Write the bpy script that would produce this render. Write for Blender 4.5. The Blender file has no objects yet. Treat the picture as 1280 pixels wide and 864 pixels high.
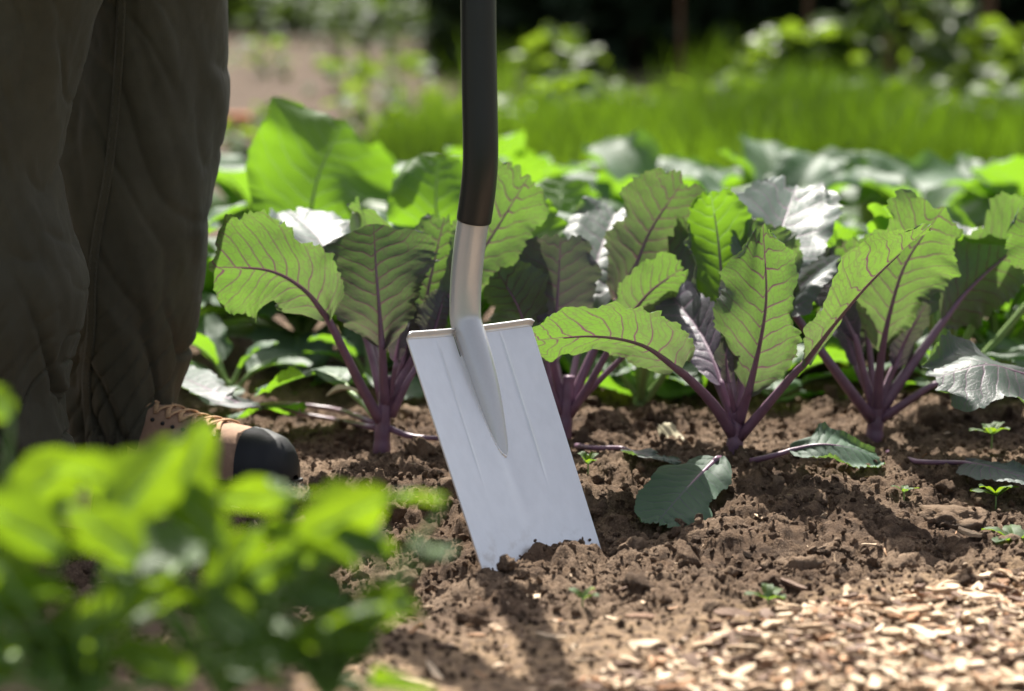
import bpy, bmesh, math, random
import numpy as np
from mathutils import Vector, Matrix, Euler

# ------------------------------------------------------------------ camera, sky, sun, exposure
sc = bpy.context.scene
R = math.radians
FPX = 1280 * 100 / 36.0
PITCH = math.atan(532 / FPX)
CAM = np.array([0, 0, .745])
cam = bpy.data.cameras.new('camera'); camo = bpy.data.objects.new('camera', cam)
sc.collection.objects.link(camo); sc.camera = camo
camo.location = CAM; camo.rotation_euler = (math.pi / 2 - PITCH, 0, 0)
cam.lens = 100; cam.sensor_width = 36; cam.clip_start = .05; cam.clip_end = 2000
cam.dof.use_dof = True; cam.dof.focus_distance = 3.50; cam.dof.aperture_fstop = 3.2; cam.dof.aperture_blades = 0

SUN_EL, SUN_AZ = R(52), R(-7)          # azimuth from +Y towards +X
wd = bpy.data.worlds.new('World'); sc.world = wd; wd.use_nodes = True
nt = wd.node_tree; nt.nodes.clear()
sk = nt.nodes.new('ShaderNodeTexSky'); sk.sky_type = 'NISHITA'; sk.sun_disc = False
sk.sun_elevation = SUN_EL; sk.sun_rotation = SUN_AZ; sk.air_density = .75; sk.dust_density = 4.5; sk.ozone_density = .6
bg = nt.nodes.new('ShaderNodeBackground'); bg.inputs[1].default_value = .085
wo = nt.nodes.new('ShaderNodeOutputWorld')
hs = nt.nodes.new('ShaderNodeHueSaturation'); hs.inputs['Saturation'].default_value = .55      # hazy summer sky
nt.links.new(sk.outputs[0], hs.inputs['Color']); nt.links.new(hs.outputs[0], bg.inputs[0]); nt.links.new(bg.outputs[0], wo.inputs[0])
sl = bpy.data.lights.new('sun', 'SUN'); sl.energy = 5.0; sl.angle = R(.5); sl.color = (1, .95, .87)
so = bpy.data.objects.new('sun', sl); sc.collection.objects.link(so)
sdir = Vector((math.sin(SUN_AZ) * math.cos(SUN_EL), math.cos(SUN_AZ) * math.cos(SUN_EL), math.sin(SUN_EL)))
so.rotation_euler = sdir.to_track_quat('Z', 'Y').to_euler(); so.location = (-2, 6, 9)
vs = sc.view_settings; vs.view_transform = 'Standard'; vs.look = 'None'; vs.gamma = 1; vs.use_curve_mapping = False
vs.exposure = 1.42
sc.render.engine = 'CYCLES'; sc.cycles.max_bounces = 8; sc.cycles.transparent_max_bounces = 4

# ------------------------------------------------------------------ helpers
rnd = random.Random(7); rng = np.random.default_rng(11)
COL = sc.collection
f_ = np.array([0, math.cos(PITCH), -math.sin(PITCH)]); u_ = np.array([0, math.sin(PITCH), math.cos(PITCH)])
TOCAM = -f_

def P(px, py, Y):
    """point at distance Y in front of the camera's foot that the photograph shows at (px, py)"""
    d = f_ + np.array([1., 0, 0]) * (px - 640) / FPX + u_ * (432 - py) / FPX
    return CAM + d * (Y / d[1])

def G(px, py, lift=.03):
    """(px, py, Y) where the view ray comes within lift of the bed"""
    for Y in np.arange(2.6, 6, .01):
        p = P(px, py, Y)
        if p[2] < float(ground_z(np.array([p[0]]), np.array([Y]), False)[0]) + lift: break
    return (px, py, Y)

def norm(v):
    v = np.asarray(v, float); return v / (np.linalg.norm(v) + 1e-12)

def _hash(i, j, k, s):
    h = (i * 374761393 + j * 668265263 + k * 2147483647 + s * 974634777) & 0xFFFFFFFF
    h = ((h ^ (h >> 13)) * 1274126177) & 0xFFFFFFFF
    return ((h ^ (h >> 16)) & 0xFFFFFF) / float(0xFFFFFF)

def noise(x, y, z=0., seed=0):
    """smooth value noise in -1..1"""
    x, y, z = np.broadcast_arrays(np.asarray(x, float), np.asarray(y, float), np.asarray(z, float))
    i, j, k = np.floor(x).astype(np.int64), np.floor(y).astype(np.int64), np.floor(z).astype(np.int64)
    a, b, c = x - i, y - j, z - k
    a, b, c = [t * t * t * (t * (t * 6 - 15) + 10) for t in (a, b, c)]
    r = 0
    for di in (0, 1):
        for dj in (0, 1):
            for dk in (0, 1):
                r = r + _hash(i + di, j + dj, k + dk, seed) * (a if di else 1 - a) * (b if dj else 1 - b) * (c if dk else 1 - c)
    return r * 2 - 1

def fbm(x, y, z=0., seed=0, octv=4, gain=.5):
    r, a = 0, 1.
    for o in range(octv):
        r = r + a * noise(np.asarray(x) * 2 ** o, np.asarray(y) * 2 ** o, np.asarray(z) * 2 ** o, seed + o * 17); a *= gain
    return r

def domes(x, y, cell, seed, rmin=.35, rmax=.75):
    """crumb relief: the tallest dome of jittered cells, 0..1"""
    gx, gy = x / cell, y / cell
    i, j = np.floor(gx).astype(np.int64), np.floor(gy).astype(np.int64)
    out = np.zeros_like(gx)
    for di in (-1, 0, 1):
        for dj in (-1, 0, 1):
            ci, cj = i + di, j + dj
            cx = ci + .15 + .7 * _hash(ci, cj, 1, seed); cy = cj + .15 + .7 * _hash(ci, cj, 2, seed)
            rr = rmin + (rmax - rmin) * _hash(ci, cj, 3, seed)
            d2 = ((gx - cx) ** 2 + (gy - cy) ** 2) / rr ** 2
            out = np.maximum(out, np.sqrt(np.clip(1 - d2, 0, 1)) * rr / rmax)
    return out

def sstep(a, b, x):
    t = np.clip((x - a) / (b - a), 0, 1); return t * t * (3 - 2 * t)

def path_edge(x):
    """distance at which the trodden path gives way to the dug bed"""
    return 2.97 + .26 * sstep(.15, .62, x) + .03 * np.sin(x * 9) 

def ground_z(x, y, fine=True):
    x = np.asarray(x, float); y = np.asarray(y, float)
    bed = sstep(-.03, .10, y - path_edge(x))
    far = sstep(5.2, 7.0, y)
    z = -.020 + .024 * (1 - bed)
    z = z - .006 * np.exp(-((y - 3.2) / .13) ** 2) * np.exp(-((x - .0) / .35) ** 2)
    z = z + .040 * sstep(3.25, 3.75, y) * (1 - .6 * far)
    z = z + .02 * np.exp(-(((x - .34) / .2) ** 2 + ((y - 3.36) / .12) ** 2))
    z = z + .012 * fbm(x * 3.1, y * 3.1, 0, 3, 3) * (.35 + .65 * bed)
    if fine:
        amp = (.55 + .45 * bed) * (1 - .55 * far)
        wx = x + .012 * noise(x * 40, y * 40, 0, 91); wy = y + .012 * noise(x * 40, y * 40, 5, 92)
        rough = np.clip(.75 + .8 * noise(x * 5.5, y * 5.5, 0, 40), .25, 1.3)
        z = z + amp * rough * (.017 * domes(wx, wy, .085, 5) + .008 * domes(wx, wy, .026, 6))
        z = z + (.35 + .65 * bed) * (1 - .5 * far) * (.0072 * domes(wx, wy, .0135, 7) + .0042 * noise(x * 190, y * 190, 0, 8))
    return z

def gz(x, y, fine=True):
    return float(ground_z(np.array([x]), np.array([y]), fine)[0])

def tag(o, label=None, cat=None, group=None, kind=None):
    if label: o['label'] = label
    if cat: o['category'] = cat
    if group: o['group'] = group
    if kind: o['kind'] = kind
    return o

def mesh(name, verts, faces, smooth=True):
    me = bpy.data.meshes.new(name)
    verts = np.asarray(verts, np.float32)
    if isinstance(faces, np.ndarray):
        n, k = faces.shape
        me.vertices.add(len(verts)); me.vertices.foreach_set('co', verts.ravel())
        me.loops.add(n * k); me.loops.foreach_set('vertex_index', faces.ravel().astype(np.int32))
        me.polygons.add(n); me.polygons.foreach_set('loop_start', np.arange(0, n * k, k, dtype=np.int32))
        me.polygons.foreach_set('use_smooth', np.full(n, smooth)); me.update(calc_edges=True); me.validate()
    else:
        me.from_pydata(verts.tolist(), [], faces); me.update()
        me.polygons.foreach_set('use_smooth', np.full(len(me.polygons), smooth))
    return me

def link(name, me, mat, parent=None, loc=None):
    o = bpy.data.objects.new(name, me); COL.objects.link(o)
    if mat is not None and me is not None and len(me.materials) == 0: me.materials.append(mat)
    if parent is not None: o.parent = parent
    if loc is not None: o.location = loc
    return o

def empty(name, loc, label, cat, group=None):
    e = bpy.data.objects.new(name, None); e.empty_display_size = .05; COL.objects.link(e); e.location = [float(c) for c in loc]
    return tag(e, label, cat, group)

def part(name, verts, faces, mat, root, base, smooth=True, parent=None):
    """mesh in world coordinates -> a child of root, whose origin stands at base"""
    return link(name, mesh(name, np.asarray(verts, float) - np.asarray(base, float), faces, smooth), mat, parent or root)

def grid_faces(n, m, closed=False):
    """quads of an (n rows x m columns) grid, columns first; closed wraps the columns"""
    i, j = np.meshgrid(np.arange(n - 1), np.arange(m if closed else m - 1), indexing='ij')
    j2 = (j + 1) % m
    return np.stack([i * m + j, i * m + j2, (i + 1) * m + j2, (i + 1) * m + j], -1).reshape(-1, 4)

def spline(pts, n):
    """Catmull-Rom through pts, n samples"""
    p = np.asarray(pts, float)
    if len(p) == 2: return p[0] + (p[1] - p[0]) * np.linspace(0, 1, n)[:, None]
    q = np.vstack([2 * p[0] - p[1], p, 2 * p[-1] - p[-2]]); t = np.linspace(0, len(p) - 1 - 1e-9, n)
    k = t.astype(int); s = (t - k)[:, None]
    a, b, c, d = q[k], q[k + 1], q[k + 2], q[k + 3]
    return .5 * (2 * b + (c - a) * s + (2 * a - 5 * b + 4 * c - d) * s ** 2 + (3 * b - a - 3 * c + d) * s ** 3)

def frames(C, up=(0, 0, 1)):
    T = np.gradient(C, axis=0); T /= np.linalg.norm(T, axis=1)[:, None] + 1e-12
    N = np.zeros_like(C); n = norm(np.asarray(up, float) - np.dot(up, T[0]) * T[0])
    if abs(np.dot(norm(up), T[0])) > .98: n = norm(np.cross(T[0], [1, 0, .01]))
    for i in range(len(C)):
        n = norm(n - np.dot(n, T[i]) * T[i]); N[i] = n
    return T, N, np.cross(T, N)

def tube(C, r, seg=10, up=(0, 0, 1), flat=1., cap=True):
    C = np.asarray(C, float); r = np.broadcast_to(np.asarray(r, float), (len(C),))
    T, N, B = frames(C, up); a = np.linspace(0, 2 * math.pi, seg, endpoint=False)
    V = (C[:, None] + r[:, None, None] * (np.cos(a)[None, :, None] * B[:, None] + flat * np.sin(a)[None, :, None] * N[:, None])).reshape(-1, 3)
    Fc = [tuple(q) for q in grid_faces(len(C), seg, True)[:, ::-1].tolist()]
    if cap:
        Fc.append(tuple(range(seg))); Fc.append(tuple(range((len(C) - 1) * seg, len(C) * seg))[::-1])
    return V, Fc

class MB:
    def __init__(s): s.v = []; s.f = []; s.n = 0
    def add(s, V, Fc):
        s.v.append(np.asarray(V, float)); s.f += [tuple(int(i) + s.n for i in q) for q in Fc]; s.n += len(V); return s
    def get(s): return np.vstack(s.v), s.f

# ------------------------------------------------------------------ materials
def new_mat(name):
    m = bpy.data.materials.new(name); m.use_nodes = True; m.node_tree.nodes.clear(); return m, NB(m.node_tree)

class NB:
    def __init__(s, t): s.t = t
    def n(s, typ, **kw):
        nd = s.t.nodes.new(typ)
        for k, v in kw.items():
            if k.startswith('i_'):
                nd.inputs[k[2:].replace('_', ' ')].default_value = v
            else: setattr(nd, k, v)
        return nd
    def l(s, a, b): s.t.links.new(a, b)
    def setin(s, sock, v):
        if isinstance(v, bpy.types.NodeSocket): s.l(v, sock)
        elif isinstance(v, (tuple, list)) and sock.type == 'RGBA' and len(v) == 3: sock.default_value = (*v, 1)
        else: sock.default_value = v
    def math(s, op, a, b=0., clamp=False):
        nd = s.t.nodes.new('ShaderNodeMath'); nd.operation = op; nd.use_clamp = clamp
        s.setin(nd.inputs[0], a); s.setin(nd.inputs[1], b); return nd.outputs[0]
    def ramp(s, x, a, b, lo=0., hi=1.):
        nd = s.t.nodes.new('ShaderNodeMapRange'); nd.interpolation_type = 'SMOOTHSTEP'
        for k, v in enumerate((x, a, b, lo, hi)): s.setin(nd.inputs[k], v)
        return nd.outputs[0]
    def mix(s, f, a, b, blend='MIX'):
        nd = s.t.nodes.new('ShaderNodeMix'); nd.data_type = 'RGBA'; nd.blend_type = blend
        s.setin(nd.inputs[0], f); s.setin(nd.inputs[6], a); s.setin(nd.inputs[7], b); return nd.outputs[2]
    def noise(s, vec, scale, detail=4., rough=.55, dist=0.):
        nd = s.t.nodes.new('ShaderNodeTexNoise'); nd.inputs['Scale'].default_value = scale; nd.inputs['Detail'].default_value = detail
        nd.inputs['Roughness'].default_value = rough; nd.inputs['Distortion'].default_value = dist
        if vec is not None: s.l(vec, nd.inputs['Vector'])
        return nd.outputs['Fac']
    def bump(s, h, strength, dist):
        nd = s.t.nodes.new('ShaderNodeBump'); nd.inputs['Strength'].default_value = strength; nd.inputs['Distance'].default_value = dist
        s.l(h, nd.inputs['Height']); return nd.outputs[0]
    def principled(s, base, rough=.5, spec=.5, metal=0., normal=None, **kw):
        nd = s.t.nodes.new('ShaderNodeBsdfPrincipled'); s.setin(nd.inputs['Base Color'], base); s.setin(nd.inputs['Roughness'], rough)
        s.setin(nd.inputs['Specular IOR Level'], spec); s.setin(nd.inputs['Metallic'], metal)
        for k, v in kw.items(): s.setin(nd.inputs[k.replace('_', ' ')], v)
        if normal is not None: s.l(normal, nd.inputs['Normal'])
        return nd.outputs[0]
    def out(s, sh): s.l(sh, s.n('ShaderNodeOutputMaterial').inputs[0])

def geo_pos(b): return b.n('ShaderNodeNewGeometry').outputs['Position']
def obj_co(b): return b.n('ShaderNodeTexCoord').outputs['Object']
def obj_rand(b): return b.n('ShaderNodeObjectInfo').outputs['Random']

def plain(name, col, rough=.6, spec=.4, metal=0., var=.25, scale=60., bump=.2, bdist=.001, rand=0.):
    m, b = new_mat(name); co = obj_co(b)
    n = b.noise(co, scale, 5); c = b.mix(b.math('MULTIPLY', n, 1.), tuple(x * (1 - var) for x in col), tuple(min(1, x * (1 + var)) for x in col))
    if rand:
        c = b.mix(b.math('MULTIPLY', obj_rand(b), rand), c, tuple(x * .45 for x in col))
    b.out(b.principled(c, rough, spec, metal, b.bump(n, bump, bdist))); return m

def soil_material(name, island=False):
    m, b = new_mat(name); co = geo_pos(b)
    big = b.noise(co, 5., 4); mid = b.noise(co, 38., 5, .6); fine = b.noise(co, 330., 4, .65); grain = b.noise(co, 1100., 2, .6)
    moist, earth, dry = (.052, .033, .022), (.140, .092, .060), (.29, .207, .140)
    c = b.mix(b.ramp(mid, .30, .62), moist, earth)
    c = b.mix(b.math('MULTIPLY', b.ramp(b.math('ADD', b.math('MULTIPLY', big, .55), b.math('MULTIPLY', fine, .45)), .46, .62), .6), c, dry)
    if not island:
        # the trodden strip in front of the bed has dried out paler, with trampled wood fibre towards the mulch
        sep = b.n('ShaderNodeSeparateXYZ'); b.l(co, sep.inputs[0])
        edge = b.math('ADD', sep.outputs[1], b.math('MULTIPLY', b.math('SUBTRACT', mid, .5), .25))
        pth = b.ramp(edge, 3.06, 2.92)
        c = b.mix(b.math('MULTIPLY', pth, .35), c, (.25, .175, .122))
        dx = b.math('ADD', b.math('MULTIPLY', sep.outputs[0], -.55), edge)
        fib = b.math('MULTIPLY', b.ramp(dx, 2.98, 2.82), b.ramp(b.noise(co, 75., 3), .35, .6))
        c = b.mix(b.math('MULTIPLY', fib, .8), c, (.36, .25, .15))
        added_lawn = b.math('MAXIMUM', b.ramp(edge, 2.5, 2.1), b.ramp(b.math('ABSOLUTE', sep.outputs[0]), 2.6, 3.2))
        farf = b.math('MULTIPLY', b.ramp(sep.outputs[1], 5.5, 7.5), .8)
        c = b.mix(farf, c, b.mix(b.noise(co, 3., 4), (.045, .032, .022), (.110, .080, .057)))
        c = b.mix(added_lawn, c, b.mix(b.noise(co, 7., 4), (.030, .048, .014), (.060, .085, .026)))      # unseen ground round the plot, added as dark grass to dim spade reflections
    else:
        isl = b.n('ShaderNodeNewGeometry').outputs['Random Per Island']
        c = b.mix(b.math('MULTIPLY', b.ramp(isl, .70, 1.), .55), c, dry)
        c = b.mix(b.math('MULTIPLY', b.ramp(isl, .30, .0), .6), c, moist)
    h = b.math('ADD', b.math('MULTIPLY', fine, .7), b.math('MULTIPLY', grain, .35))
    b.out(b.principled(c, .95, .15, 0, b.bump(h, 1., .006))); return m

SOIL = soil_material('soil'); CLOD = soil_material('soil_clod', True)

def chip_material(name):
    m, b = new_mat(name); co = obj_co(b); g = b.n('ShaderNodeNewGeometry')
    r1 = b.math('FRACT', b.math('ADD', obj_rand(b), b.math('MULTIPLY', g.outputs['Random Per Island'], 7.31)))
    mp = b.n('ShaderNodeMapping'); mp.inputs['Scale'].default_value = (14, 160, 160); b.l(co, mp.inputs[0])
    gr = b.noise(mp.outputs[0], 1., 4, .6)
    cr = b.n('ShaderNodeValToRGB'); b.l(r1, cr.inputs[0]); e = cr.color_ramp; e.interpolation = 'LINEAR'
    e.elements[0].position = 0; e.elements[0].color = (.12, .07, .045, 1); e.elements[1].position = 1; e.elements[1].color = (.74, .60, .43, 1)
    for p, c in ((.22, (.15, .095, .065)), (.34, (.34, .17, .075)), (.48, (.40, .28, .175)), (.70, (.52, .385, .25)), (.87, (.62, .48, .33))):
        x = e.elements.new(p); x.color = (*c, 1)
    c = b.mix(b.ramp(gr, .35, .7, 0, .5), cr.outputs[0], b.mix(.5, cr.outputs[0], (.16, .09, .05)))
    b.out(b.principled(c, .75, .25, 0, b.bump(gr, .6, .0015))); return m
CHIP = chip_material('wood_chip')

def leaf_material(name, top, under, trans, vein_top, vein_under, base_tint, tint=.4, tmix=.45, rough=.42, spec=.5, vw=.11, net=.3, var=.3, wax=None, vstr=.85):
    m, b = new_mat(name)
    uv = b.n('ShaderNodeUVMap', uv_map='vein').outputs[0]; sp = b.n('ShaderNodeSeparateXYZ'); b.l(uv, sp.inputs[0])
    uv2 = b.n('ShaderNodeUVMap', uv_map='lat').outputs[0]; sq = b.n('ShaderNodeSeparateXYZ'); b.l(uv2, sq.inputs[0])
    av = b.math('ABSOLUTE', b.math('SUBTRACT', b.math('MULTIPLY', sp.outputs[1], 2.), 1.))
    ph = b.math('FRACT', sp.outputs[0]); d = b.math('ABSOLUTE', b.math('SUBTRACT', ph, .5))
    w = b.math('MULTIPLY', b.math('SUBTRACT', 1.12, av), vw)
    m1 = b.ramp(d, w, b.math('MULTIPLY', w, .25))
    mw = b.math('MULTIPLY', b.math('SUBTRACT', 1.15, sq.outputs[1]), .042)
    m2 = b.ramp(sq.outputs[0], mw, b.math('MULTIPLY', mw, .4))
    cv = b.n('ShaderNodeCombineXYZ'); b.l(sp.outputs[0], cv.inputs[0]); b.l(b.math('MULTIPLY', sp.outputs[1], 11.), cv.inputs[1])
    vo = b.n('ShaderNodeTexVoronoi'); vo.feature = 'DISTANCE_TO_EDGE'; vo.inputs['Scale'].default_value = 1.5; b.l(cv.outputs[0], vo.inputs['Vector'])
    m3 = b.math('MULTIPLY', b.ramp(vo.outputs['Distance'], .07, .0), net)
    pb2 = b.math('ADD', b.math('MULTIPLY', sp.outputs[0], 3.), b.math('MULTIPLY', b.noise(cv.outputs[0], 1.3, 3), 2.2))
    d4 = b.math('ABSOLUTE', b.math('SUBTRACT', b.math('FRACT', pb2), .5)); m4 = b.math('MULTIPLY', b.ramp(d4, .16, .02), b.math('MULTIPLY', b.ramp(av, .12, .5), net * 1.1))
    vein = b.math('MAXIMUM', b.math('MAXIMUM', m1, m2), b.math('MAXIMUM', m3, m4))
    co = obj_co(b); n = b.noise(co, 22., 4); rr = obj_rand(b)
    pur = b.math('MULTIPLY', b.math('POWER', b.math('SUBTRACT', 1., sq.outputs[1]), 1.8), tint)
    pur = b.math('ADD', pur, b.math('MULTIPLY', b.math('SUBTRACT', n, .45), tint * .6), True)
    bf = b.n('ShaderNodeNewGeometry').outputs['Backfacing']
    v2 = b.math('ADD', b.math('MULTIPLY', n, var), b.math('MULTIPLY', rr, var * .8))
    vein = b.math('MULTIPLY', vein, vstr)
    body = b.mix(bf, top, under); body = b.mix(b.math('MULTIPLY', v2, .5), body, tuple(x * .55 for x in under)); body = b.mix(pur, body, base_tint)
    surf = b.mix(vein, body, b.mix(bf, vein_top, vein_under))
    tr = b.mix(b.math('MULTIPLY', v2, .55), trans, (trans[0] * .5, trans[1] * .62, trans[2] * .8)); tr = b.mix(pur, tr, tuple(x * .9 for x in base_tint))
    tr = b.mix(vein, tr, tuple(x * 1.0 for x in vein_under))
    hgt = b.math('ADD', b.math('MULTIPLY', vein, -1.), b.math('MULTIPLY', b.noise(co, 260., 3), .5))
    nor = b.bump(hgt, .35, .0012)
    pr = b.principled(surf, rough, spec, 0, nor, **({'Sheen_Weight': wax, 'Sheen_Roughness': .4} if wax else {}))
    tl = b.n('ShaderNodeBsdfTranslucent'); b.l(tr, tl.inputs[0]); b.l(nor, tl.inputs['Normal'])
    mx = b.n('ShaderNodeMixShader'); mx.inputs[0].default_value = tmix; b.l(pr, mx.inputs[1]); b.l(tl.outputs[0], mx.inputs[2])
    b.out(mx.outputs[0]); return m

RED = leaf_material('red_cabbage_leaf', (.125, .180, .160), (.115, .155, .108), (.140, .265, .026), (.22, .17, .20), (.100, .036, .068), (.080, .048, .080), .45, .46, .45, .45, .085, .34, .6, vstr=1.)
RDK = leaf_material('dark_cabbage_leaf', (.110, .150, .142), (.095, .120, .092), (.100, .180, .026), (.20, .14, .18), (.095, .028, .064), (.080, .040, .075), .55, .44, .45, .45, .09, .42, .6, vstr=.95)
PUR = leaf_material('purple_cabbage_leaf', (.110, .118, .138), (.080, .082, .092), (.075, .105, .035), (.24, .15, .22), (.085, .032, .07), (.070, .032, .075), .65, .36, .45, .45, .085, .4)
LLF = leaf_material('low_cabbage_leaf', (.080, .150, .095), (.09, .15, .08), (.14, .25, .03), (.13, .16, .14), (.10, .05, .08), (.075, .07, .08), .3, .4, .6, .3, .07, .3, .5)
GRN = leaf_material('green_cabbage_leaf', (.115, .180, .125), (.100, .165, .058), (.185, .365, .010), (.22, .30, .20), (.17, .28, .09), (.12, .2, .07), .1, .5, .52, .33, .07, .15, .5)
FGL = leaf_material('young_bean_leaf', (.060, .115, .035), (.065, .120, .035), (.225, .345, .006), (.10, .17, .05), (.11, .19, .05), (.09, .15, .04), .05, .5, .55, .35, .06, .15, .6)
BSH = leaf_material('bush_leaf', (.080, .125, .038), (.08, .13, .04), (.20, .30, .012), (.13, .2, .07), (.13, .2, .07), (.1, .17, .05), .05, .46, .46, .4, .05, .1, .6)
HSH = leaf_material('shrub_leaf', (.045, .075, .026), (.05, .08, .03), (.08, .13, .01), (.06, .09, .03), (.06, .09, .03), (.05, .08, .02), .05, .4, .6, .25, .05, .1)
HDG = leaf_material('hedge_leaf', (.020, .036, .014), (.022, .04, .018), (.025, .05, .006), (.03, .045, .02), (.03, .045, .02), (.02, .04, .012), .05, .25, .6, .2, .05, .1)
GRS = plain('grass_blade', (.085, .175, .030), .5, .4, 0, .35, 4., .1)
def grass_material(name, top, trans):
    m, b = new_mat(name); g = b.n('ShaderNodeNewGeometry'); r = g.outputs['Random Per Island']
    pn = b.ramp(b.noise(geo_pos(b), 1.2, 4), .38, .62)
    c = b.mix(r, tuple(x * 1.3 for x in top), tuple(x * .45 for x in top)); t = b.mix(r, tuple(x * 1.25 for x in trans), (trans[0] * .45, trans[1] * .5, trans[2]))
    t = b.mix(pn, tuple(x * .42 for x in trans), b.mix(.35, t, (trans[0] * 1.7, trans[1] * 1.5, trans[2])))
    tl = b.n('ShaderNodeBsdfTranslucent'); b.l(t, tl.inputs[0]); mx = b.n('ShaderNodeMixShader'); mx.inputs[0].default_value = .5
    b.l(b.principled(c, .45, .4), mx.inputs[1]); b.l(tl.outputs[0], mx.inputs[2]); b.out(mx.outputs[0]); return m
GRS = grass_material('grass_blade', (.050, .088, .015), (.112, .215, .008))
STALK = plain('purple_stalk', (.165, .088, .135), .42, .5, 0, .45, 45., .25, .001)
STALKG = plain('green_stalk', (.17, .26, .08), .45, .5, 0, .3, 30., .2, .001)
BARK = plain('stake_wood', (.14, .075, .045), .8, .2, 0, .4, 30., .5, .004)

# ------------------------------------------------------------------ ground
def axis(lo, hi, step, far_lo, far_hi, growth=1.18):
    a = list(np.arange(lo, hi + 1e-6, step)); s = step; x = hi
    while x < far_hi: s *= growth; x += s; a.append(x)
    s = step; x = lo
    while x > far_lo: s *= growth; x -= s; a.insert(0, x)
    return np.array(a)
gx = axis(-.82, .82, .0042, -160, 160); gy = axis(2.6, 4.35, .0048, -60, 300, 1.10)
GX, GY = np.meshgrid(gx, gy)
GZ = ground_z(GX, GY)
gv = np.stack([GX, GY, GZ], -1).reshape(-1, 3)
tag(link('ground', mesh('ground', gv, grid_faces(len(gy), len(gx))), SOIL), kind='structure')

# ------------------------------------------------------------------ soil clods
def icos(sub):
    bm = bmesh.new(); bmesh.ops.create_icosphere(bm, subdivisions=sub, radius=1)
    v = np.array([q.co[:] for q in bm.verts]); f = np.array([[x.index for x in q.verts] for q in bm.faces]); bm.free(); return v, f
ICO = {k: icos(k) for k in (1, 2, 3, 4)}

def clod_shape(sub, seed, rough=.3):
    v, f = ICO[sub]; s = seed * 3.7
    r = 1 + rough * fbm(v[:, 0] * 1.3 + s, v[:, 1] * 1.3 - s, v[:, 2] * 1.3, seed, 2) + rough * .55 * fbm(v[:, 0] * 4 + s, v[:, 1] * 4, v[:, 2] * 4 - s, seed + 5, 3, .6)
    if sub >= 3:
        r = r + rough * .45 * np.abs(noise(v[:, 0] * 7, v[:, 1] * 7, v[:, 2] * 7 + s, seed + 9)) - rough * .2 * np.abs(noise(v[:, 0] * 14, v[:, 1] * 14, v[:, 2] * 14 + s, seed + 19))
    # a few flat breaks, as dry lumps split
    w = v * r[:, None]; g = np.random.default_rng(seed)
    for k in range(4):
        n = norm(g.normal(size=3)); d = .62 + .25 * g.random(); t = w @ n - d
        w = w - np.outer(np.clip(t, 0, None) * .85, n)
    return w, f
SH1 = [clod_shape(1, k, .5)[0] for k in range(40)]; SH2 = [clod_shape(3, k + 50, .5)[0] for k in range(30)]

def rot_rand(g, n):
    q = g.normal(size=(n, 4)); q /= np.linalg.norm(q, axis=1)[:, None]; w, x, y, z = q.T
    return np.stack([np.stack([1 - 2 * (y * y + z * z), 2 * (x * y - z * w), 2 * (x * z + y * w)], -1),
                     np.stack([2 * (x * y + z * w), 1 - 2 * (x * x + z * z), 2 * (y * z - x * w)], -1),
                     np.stack([2 * (x * z - y * w), 2 * (y * z + x * w), 1 - 2 * (x * x + y * y)], -1)], 1)

def scatter_clods(n, shapes, sub, smin, smax, power, region, name, label):
    g = np.random.default_rng(len(name) * 13 + n); V = []; Fc = []; f = ICO[sub][1]; off = 0
    x = g.uniform(-.8, .8, n); y = region[0] + (region[1] - region[0]) * g.random(n) ** 1.1
    keep = (np.abs(x) < .21 * y + .03) & ((y > path_edge(x) - .02) | (g.random(n) < .9))
    x, y = x[keep], y[keep]; m = len(x)
    s = smin * (smax / smin) ** (g.random(m) ** power); s = np.where(y < path_edge(x), s * .8, s); z = ground_z(x, y)
    Rm = rot_rand(g, m); sq = g.uniform(.7, 1.25, (m, 3)); idx = g.integers(0, len(shapes), m)
    for k in range(m):
        v = (shapes[idx[k]] * sq[k]) @ Rm[k].T * s[k]; V.append(v + [x[k], y[k], z[k] + s[k] * .35]); Fc.append(f + off); off += len(v)
    o = link(name, mesh(name, np.vstack(V), np.vstack(Fc), sub > 1), CLOD); tag(o, label, 'soil', kind='stuff')
scatter_clods(17000, SH1, 1, .0014, .0065, 1.6, (2.7, 4.25), 'soil_crumbs', 'fine brown soil crumbs covering the dug bed')
scatter_clods(380, SH2, 3, .006, .019, 2.6, (2.85, 4.2), 'soil_lumps', 'loose brown soil lumps strewn over the dug bed')

def big_clod(px, py, Y, r, seed, label, squash=(1, 1, .8), rz=0., sink=.3):
    p = P(px, py, Y); z = gz(p[0], Y, False)
    v, f = clod_shape(4, seed, .42)
    v = v * np.array(squash) * r; c, s = math.cos(rz), math.sin(rz); v = v @ np.array([[c, -s, 0], [s, c, 0], [0, 0, 1]]).T
    o = link('soil_clod', mesh('soil_clod', v, f), CLOD, loc=(p[0], Y, p[2]))
    tag(o, label, 'soil clod', 'large soil clods')
big_clod(698, 741, 3.235, .030, 101, 'large pale soil clod lying against the middle of the spade blade', (1.2, .8, .75), .2)
big_clod(648, 727, 3.215, .021, 102, 'dark pointed soil clod heaped against the left of the spade blade', (.95, .8, 1.15))
big_clod(612, 752, 3.16, .022, 103, 'rounded pale soil clod below the left corner of the spade blade', (1.1, 1, .9), .5)
big_clod(672, 722, 3.25, .013, 104, 'small dark soil clod between two clods at the spade edge')
big_clod(785, 692, 3.32, .026, 105, 'soil clod just right of the spade corner', (1.2, .9, .8), .9)
big_clod(770, 748, 3.14, .023, 106, 'dark soil clod in front of the spade corner', (1, 1, .8), 1.4)
big_clod(955, 708, 3.29, .042, 107, 'broad flat pale soil clod in the sunny gap between cabbages', (1.35, 1, .5), -.3)
big_clod(1030, 700, 3.30, .026, 108, 'crumbly soil clod right of the broad pale clod', (1, 1, .9), .7)
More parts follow.
